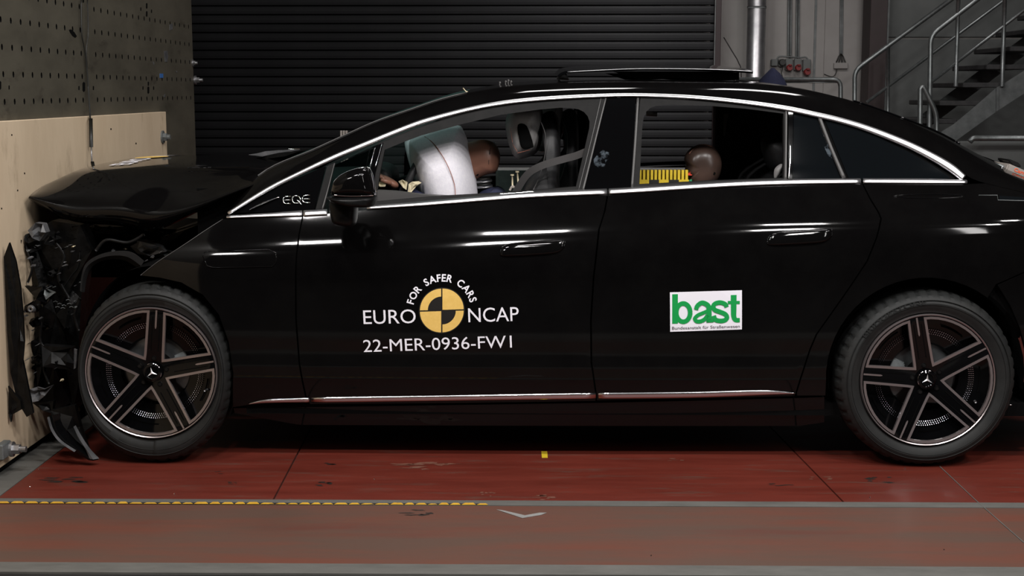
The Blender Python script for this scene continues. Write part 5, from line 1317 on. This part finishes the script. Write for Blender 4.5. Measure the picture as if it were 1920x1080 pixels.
h2['label'] = 'brown vinyl head marked with red chalk'
for nm, pts, m_ in (('red_mark', [(1287, 325), (1302, 320), (1303, 325), (1296, 329), (1288, 329)], M['redpaint']), ('green_mark', [(1291, 338), (1297, 336), (1298, 342), (1292, 342)], M['greenpaint'])):
    q = on_near(h2, pts[0][0]+6, pts[0][1], YD, .004); shard(nm, pts, q.y, .003, m_, h2, jit=.002)
q = on_near(h2, 1339, 325, YD, 0); lathe_y('pivot_hole', [(0, -.001), (.006, -.001), (.0065, .004)], M['hole'], h2, 16, center=q)
tube('head_highlight_ridge', [on_near(h2, a, b, YD, -.002) for a, b in ((1292, 288), (1304, 277), (1318, 271.5), (1330, 273.5), (1337, 276))], .002, M['skin'], h2, spl=3)
neck(d2, PY(1336, 342, YD), PY(1341, 358, YD))
# front seat
def seat(name, dx, Yc_, nm='front_seat', lab=None):
    S = empty(nm, (PY(1000, 500, YD).x+dx, Yc_, 0), parent=car)
    if lab: S['label'] = lab
    sh2 = lambda P: [(a+dx, b) for a, b in P]
    bk = puff('backrest', sh2(pp([(1014, 222), (1028, 208), (1044, 214), (1050, 245), (1051, 292), (1050, 355), (1070, 470), (1110, 560), (1070, 590), (1010, 560), (975, 460), (974, 380), (984, 345), (999, 315), (1019, 292), (1023, 255)], YD)), Yc_, .24, M['seatdark'], S, power=.45, rings=6)
    hr = puff('headrest', sh2(pp([(955, 205), (962, 196), (985, 191), (1012, 193), (1018, 215), (1016, 262), (1006, 286), (985, 296), (968, 297), (958, 282), (950, 255), (948, 228)], YD)), Yc_, .19, M['seat'], S, power=.5, rings=6)
    puff('headrest_recess', sh2(pp([(972, 232), (988, 234), (1000, 268), (996, 274), (980, 275), (974, 258)], YD)), Yc_-.188, .008, M['void'], hr, power=.4)
    tube('piping', [PY(a, b, Yc_-.237)+Vector((dx, 0, 0)) for a, b in ((1014, 228), (1022, 250), (1023, 275), (1020, 300), (1012, 330), (1000, 356))], .0016, M['seal'], bk, spl=4)
    for (a, b, c, d) in ((953, 240, 957, 270), (957, 270, 966, 287), (966, 287, 990, 284)): tube('red_stitching', [PY(a+4, b, Yc_-.186)+Vector((dx, 0, 0)), PY(c+4, d-3, Yc_-.188)+Vector((dx, 0, 0))], .0009, M['thread'], hr, n=6)
    b0 = PY(1060, 560, YD).x+dx; box('seat_cushion', (b0-.55, Yc_-.24, .36), (b0+.02, Yc_+.24, .47), M['seatdark'], S, bev=.04, seg=3)
    box('seat_base', (b0-.48, Yc_-.20, .20), (b0, Yc_+.20, .37), M['void'], S, bev=.02)
    return S
seat('front_seat', 0, YD, lab='driver seat in grey leather'); seat('front_seat', .10, 2*YC-YD, lab='far front seat')
rb = PY(1500, 560, YD).x; RS = empty('rear_seat', (rb, YC, 0), parent=car)
box('seat_cushion', (rb-.35, 5.72, .33), (rb+.15, 7.06, .46), M['seatdark'], RS, bev=.04, seg=3)
puff('backrest', pp([(1400, 345), (1440, 300), (1470, 290), (1500, 330), (1540, 500), (1520, 570), (1460, 560), (1430, 440)], YC), YC, .66, M['seatdark'], RS, power=.3)
for yy in (YD+.02, 2*YC-YD): puff('headrest', pp([(1430, 262), (1455, 250), (1475, 256), (1482, 290), (1478, 320), (1445, 318), (1432, 290)], yy), yy, .13, M['seatdark'], RS, power=.5)
puff('pale_strap', pp([(1452, 318), (1462, 308), (1468, 310), (1460, 330), (1452, 336)], 5.9), 5.9, .02, M['seat'], RS)
# belts
def webbing(name, pts, wpx, mat, par):
    P = [PY(a, b, y) for a, b, y in pts]; P = catmull(P, 5); V = []; n = len(P)
    for i, p in enumerate(P):
        t = (P[min(i+1, n-1)]-P[max(i-1, 0)]).normalized(); m_ = Vector((-t.z, 0, t.x)).normalized()*wpx/450/2
        V += [p+m_, p-m_, p-m_+Vector((0, .003, 0)), p+m_+Vector((0, .003, 0))]
    f = grid_faces(n, 4, False, True)+[(0, 1, 2, 3), (4*n-1, 4*n-2, 4*n-3, 4*n-4)]
    bm = bmesh.new(); vv = [bm.verts.new(v) for v in V]
    for q in f: bm.faces.new([vv[i] for i in q])
    return bm_obj(name, bm, mat, par, True, .6)
webbing('seat_belt', [(1102, 283, 5.66), (1080, 292, 5.68), (1058, 298, 5.70), (1015, 311, 5.73), (988, 328, 5.76), (966, 362, 5.80)], 13, M['belt'], car)
webbing('seat_belt', [(1080, 200, 7.0), (1077, 226, 6.98), (1070, 252, 6.95), (1056, 294, 6.9)], 8, M['belt'], car)
tube('belt_anchor', [PY(1068, 206, 6.95), PY(1069, 224, 6.95)], .016, M['steel'], car, n=14); tube('belt_anchor_arm', [PY(1066, 222, 6.96), PY(1056, 262, 6.96)], .010, M['void'], car)
box('far_pillar', (PY(1082, 200, 7.05).x, 7.08, .98), (PY(1106, 200, 7.05).x+.06, 7.14, 1.42), M['void'], car, bev=.01)
box('far_pillar', (PY(1337, 300, 7.05).x, 6.98, 1.0), (PY(1470, 300, 7.05).x+.3, 7.1, 1.42), M['seatdark'], car, bev=.01)
prism('pillar_trim', pp([(1353, 213), (1361, 213), (1359, 222), (1355, 255), (1353, 255)], 7.05), 6.96, 6.98, M['boxgrey'], car)
tube('roof_lining_rod', [PY(1212, 213, 7.0), PY(1232, 214, 7.0)], .012, M['boxgrey'], car)
# far door tops, roof lining
strip_far = box('door_top_trim', (PY(930, 318, 7.15).x, 7.10, .93), (PY(1480, 318, 7.15).x, 7.16, PY(1100, 314, 7.15).z), M['seat'], car, bev=.012)
# dashboard, steering wheel, near door top
dash = puff('dashboard', pp([(560, 330), (620, 318), (700, 322), (742, 345), (760, 380), (740, 480), (600, 480), (540, 400)], YC), YC, .68, M['seatdark'], car, power=.25)
puff('instrument_hood', pp([(690, 310), (722, 306), (742, 322), (740, 350), (700, 350)], YD), YD+.05, .17, M['seatdark'], dash, power=.4)
swc = PY(768, 345, YD); ring = []
for i in range(41):
    a = 2*math.pi*i/40; ring.append(swc+Vector((.185*math.sin(a)*.42, .185*math.cos(a), .185*math.sin(a)*.9)))
stw = tube('steering_wheel', ring, .016, M['seatdark'], car, n=10)
tube('steering_column', [swc, swc+Vector((-.25, 0, -.08))], .04, M['seatdark'], stw, n=12)
prism('door_top', pp([(704, 357), (740, 359), (790, 365), (840, 368), (897, 371), (1000, 364), (1000, 420), (704, 420)], 5.60), 5.60, 5.66, M['seal'], fdoor)
# striped scale bar on the far rear seat
hb = empty('striped_scale_bar', PY(1244, 330, 5.9), 'yellow and black toothed measuring bar visible through the rear window', 'scale')
YH = 5.9; bw = (1290-1199)/5.0
for i in range(5):
    x0_ = 1198+i*18.5; m_ = M['hazyel'] if i % 2 == 0 else M['hazblk']
    a = PY(x0_, 337, YH); b = PY(x0_+18.5, 420, YH); adopt(hb, box('bar_block', (a.x+.001, YH, b.z), (b.x-.001, YH+.03, a.z), m_))
for i in range(13):
    x0_ = 1198.5+i*7.25; a = PY(x0_, 319, YH); b = PY(x0_+4.3, 337, YH); adopt(hb, box('bar_tooth', (a.x, YH, b.z), (b.x, YH+.03, a.z), M['hazyel']))
a = PY(1198, 319, YH+.015); b = PY(1290, 340, YH+.015); adopt(hb, box('bar_back', (a.x, YH+.031, b.z), (b.x, YH+.04, a.z), M['hazblk']))

# ---- recorder case and rod on the boot
YB = 5.86
cs = empty('recorder_case', PY(1905, 345, YB), 'slanted grey instrument case with orange print strapped on the boot lid', 'case')
adopt(cs, prism('case_body', pp([(1891, 306), (1925, 321), (1990, 350), (1980, 388), (1917, 362), (1889, 331), (1885, 322)], YB), YB, YB+.24, M['boxgrey'], bev=.006),
      prism('case_top', pp([(1889, 300), (1893, 298), (1912, 306), (1916, 314), (1900, 312)], YB+.06), YB+.06, YB+.2, M['plastic'], bev=.004),
      prism('case_foot', pp([(1882, 332), (1890, 333), (1920, 350), (1985, 380), (1980, 402), (1885, 370), (1878, 345)], YB+.01), YB+.01, YB+.23, M['hazblk'], bev=.004),
      prism('white_label', pp([(1898, 334), (1902, 332), (1935, 347), (1933, 351)], YB-.003), YB-.003, YB-.001, M['white']),
      tube('indicator_lamp', [PY(1879, 319, YB+.02), PY(1886, 322, YB+.02)], .007, M['cream'], n=10), tube('clamp_screw', [PY(1875, 330, YB), PY(1881, 327, YB)], .010, M['steel'], n=10),
      tube('clamp_wire', [PY(a, b, YB) for a, b in ((1882, 311), (1877, 316), (1880, 322), (1886, 326), (1881, 334), (1874, 342))], .003, M['steel'], spl=4))
V, Fc = text_data('Campr', 1, .02); x0 = min(v[0] for v in V); x1 = max(v[0] for v in V)
A = PY(1901, 320.5, YB-.001); B = PY(1930, 331.5, YB-.001); ux = (B-A)
mk('orange_print', [tuple(A+ux*((v[0]-x0)/(x1-x0))+Vector((.25, 0, 1)).normalized()*v[1]*.020+Vector((0, -.001, 0))) for v in V], Fc, M['orange'], cs)
rodp = tube('antenna_rod', [PY(1835, 297, YB+.04), PY(1858, 305, YB+.04), PY(1882, 313, YB+.04)], [.005, .005, .006], M['galv'], n=12); tag(rodp, 'short slanting metal rod in front of the case on the boot', 'rod')
tube('tail_lamp_line', [SB(a, b, -.002) for a, b in ((1835, 366), (1870, 366), (1871, 375), (1905, 376), (1960, 377))], .0016, M['galvdark'], quarter)
panel('tail_lamp', [(1874, 367), (1925, 370), (2060, 392), (2060, 400), (1925, 375), (1874, 375)], M['tint'], quarter, off=-.002, gap=0, rim=.003)
strip('bumper_trim', [(1892, 759, 3), (1915, 759, 5), (1990, 757, 5)], M['chrome'], bumper, off=.0, bulge=.006)

# ---- floor markings and tapes
ht = empty('hazard_tape', PZ(450, 942, 0), 'worn yellow and black hazard tape along the floor joint left of centre', 'tape')
rr_ = random.Random(5); x = -6.0; k = 0
bm_ = None
adopt(ht, floor_band('tape_base', [(-8, 942.0), (450, 943.6), (906, 945.5)], .0085, M['hazblk'], z=.0026, th=.0008))
while x < 900:
    L = rr_.uniform(20, 29); yb = 943.2+x/906*3.2; hgt = 3.8*rr_.uniform(.55, 1.0); V = [PZ(x, yb, .0034), PZ(x+L-1.5, yb, .0034), PZ(x+L-6, yb-hgt, .0034), PZ(x+6.5, yb-hgt, .0034)]
    bm = bmesh.new(); a_ = [bm.verts.new(v) for v in V]; b_ = [bm.verts.new(v-Vector((0, 0, .0007))) for v in V]; bm.faces.new(a_); bm.faces.new(b_[::-1])
    for i in range(4): bm.faces.new((a_[i], b_[i], b_[(i+1) % 4], a_[(i+1) % 4]))
    adopt(ht, bm_obj('yellow_patch', bm, M['tapeyel'])); x += L
vt_ = empty('silver_tape', PZ(980, 968, 0), 'V shaped strip of silver tape stuck on the front floor plate', 'tape')
for pts in ([(931, 955), (945, 957), (984, 966), (979, 971)], [(979, 971), (984, 966), (1012, 961), (1025, 961), (1015, 965)]):
    V = [PZ(a, b, .0022) for a, b in pts]; bm = bmesh.new(); a_ = [bm.verts.new(v) for v in V]; b_ = [bm.verts.new(v-Vector((0, 0, .0012))) for v in V]; bm.faces.new(a_); bm.faces.new(b_[::-1]); n = len(V)
    for i in range(n): bm.faces.new((a_[i], b_[i], b_[(i+1) % n], a_[(i+1) % n]))
    adopt(vt_, bm_obj('tape_strip', bm, M['tape']))
yt = [PZ(a, b, .0012) for a, b in ((1015, 846), (1026, 846), (1027, 858), (1016, 858))]
bm = bmesh.new(); a_ = [bm.verts.new(v) for v in yt]; b_ = [bm.verts.new(v-Vector((0, 0, .001))) for v in yt]; bm.faces.new(a_); bm.faces.new(b_[::-1])
for i in range(4): bm.faces.new((a_[i], b_[i], b_[(i+1) % 4], a_[(i+1) % 4]))
tag(bm_obj('yellow_tape', bm, M['hazyel']), 'small yellow tape mark on the red floor below the sill', 'tape')
# crumbs of debris
for (a, b, lb) in ((73, 881, 'tiny bright crumb on the floor nearest the barrier foot'), (56, 914, 'tiny bright crumb just above the hazard tape at the far left'), (327, 927, 'tiny bright crumb on the red floor in front of the front wheel'), (1697, 879, 'tiny bright crumb beside the rear tyre'), (1631, 934, 'tiny crumb just above the grey joint strip near the rear wheel'), (1770, 1032, 'pale crumb on the front floor plate at the lower right'), (1221, 1043, 'small dark-set crumb low on the front floor plate, right of the V tape'), (702, 899, 'tiny crumb on the red floor below the door lettering')):
    p = PZ(a, b, 0); bm = bmesh.new(); bmesh.ops.create_icosphere(bm, subdivisions=1, radius=.003); bmesh.ops.translate(bm, verts=bm.verts, vec=p+Vector((0, 0, .002)))
    tag(bm_obj('debris_crumb', bm, M['glint']), lb, 'crumb', 'crumbs on the floor')
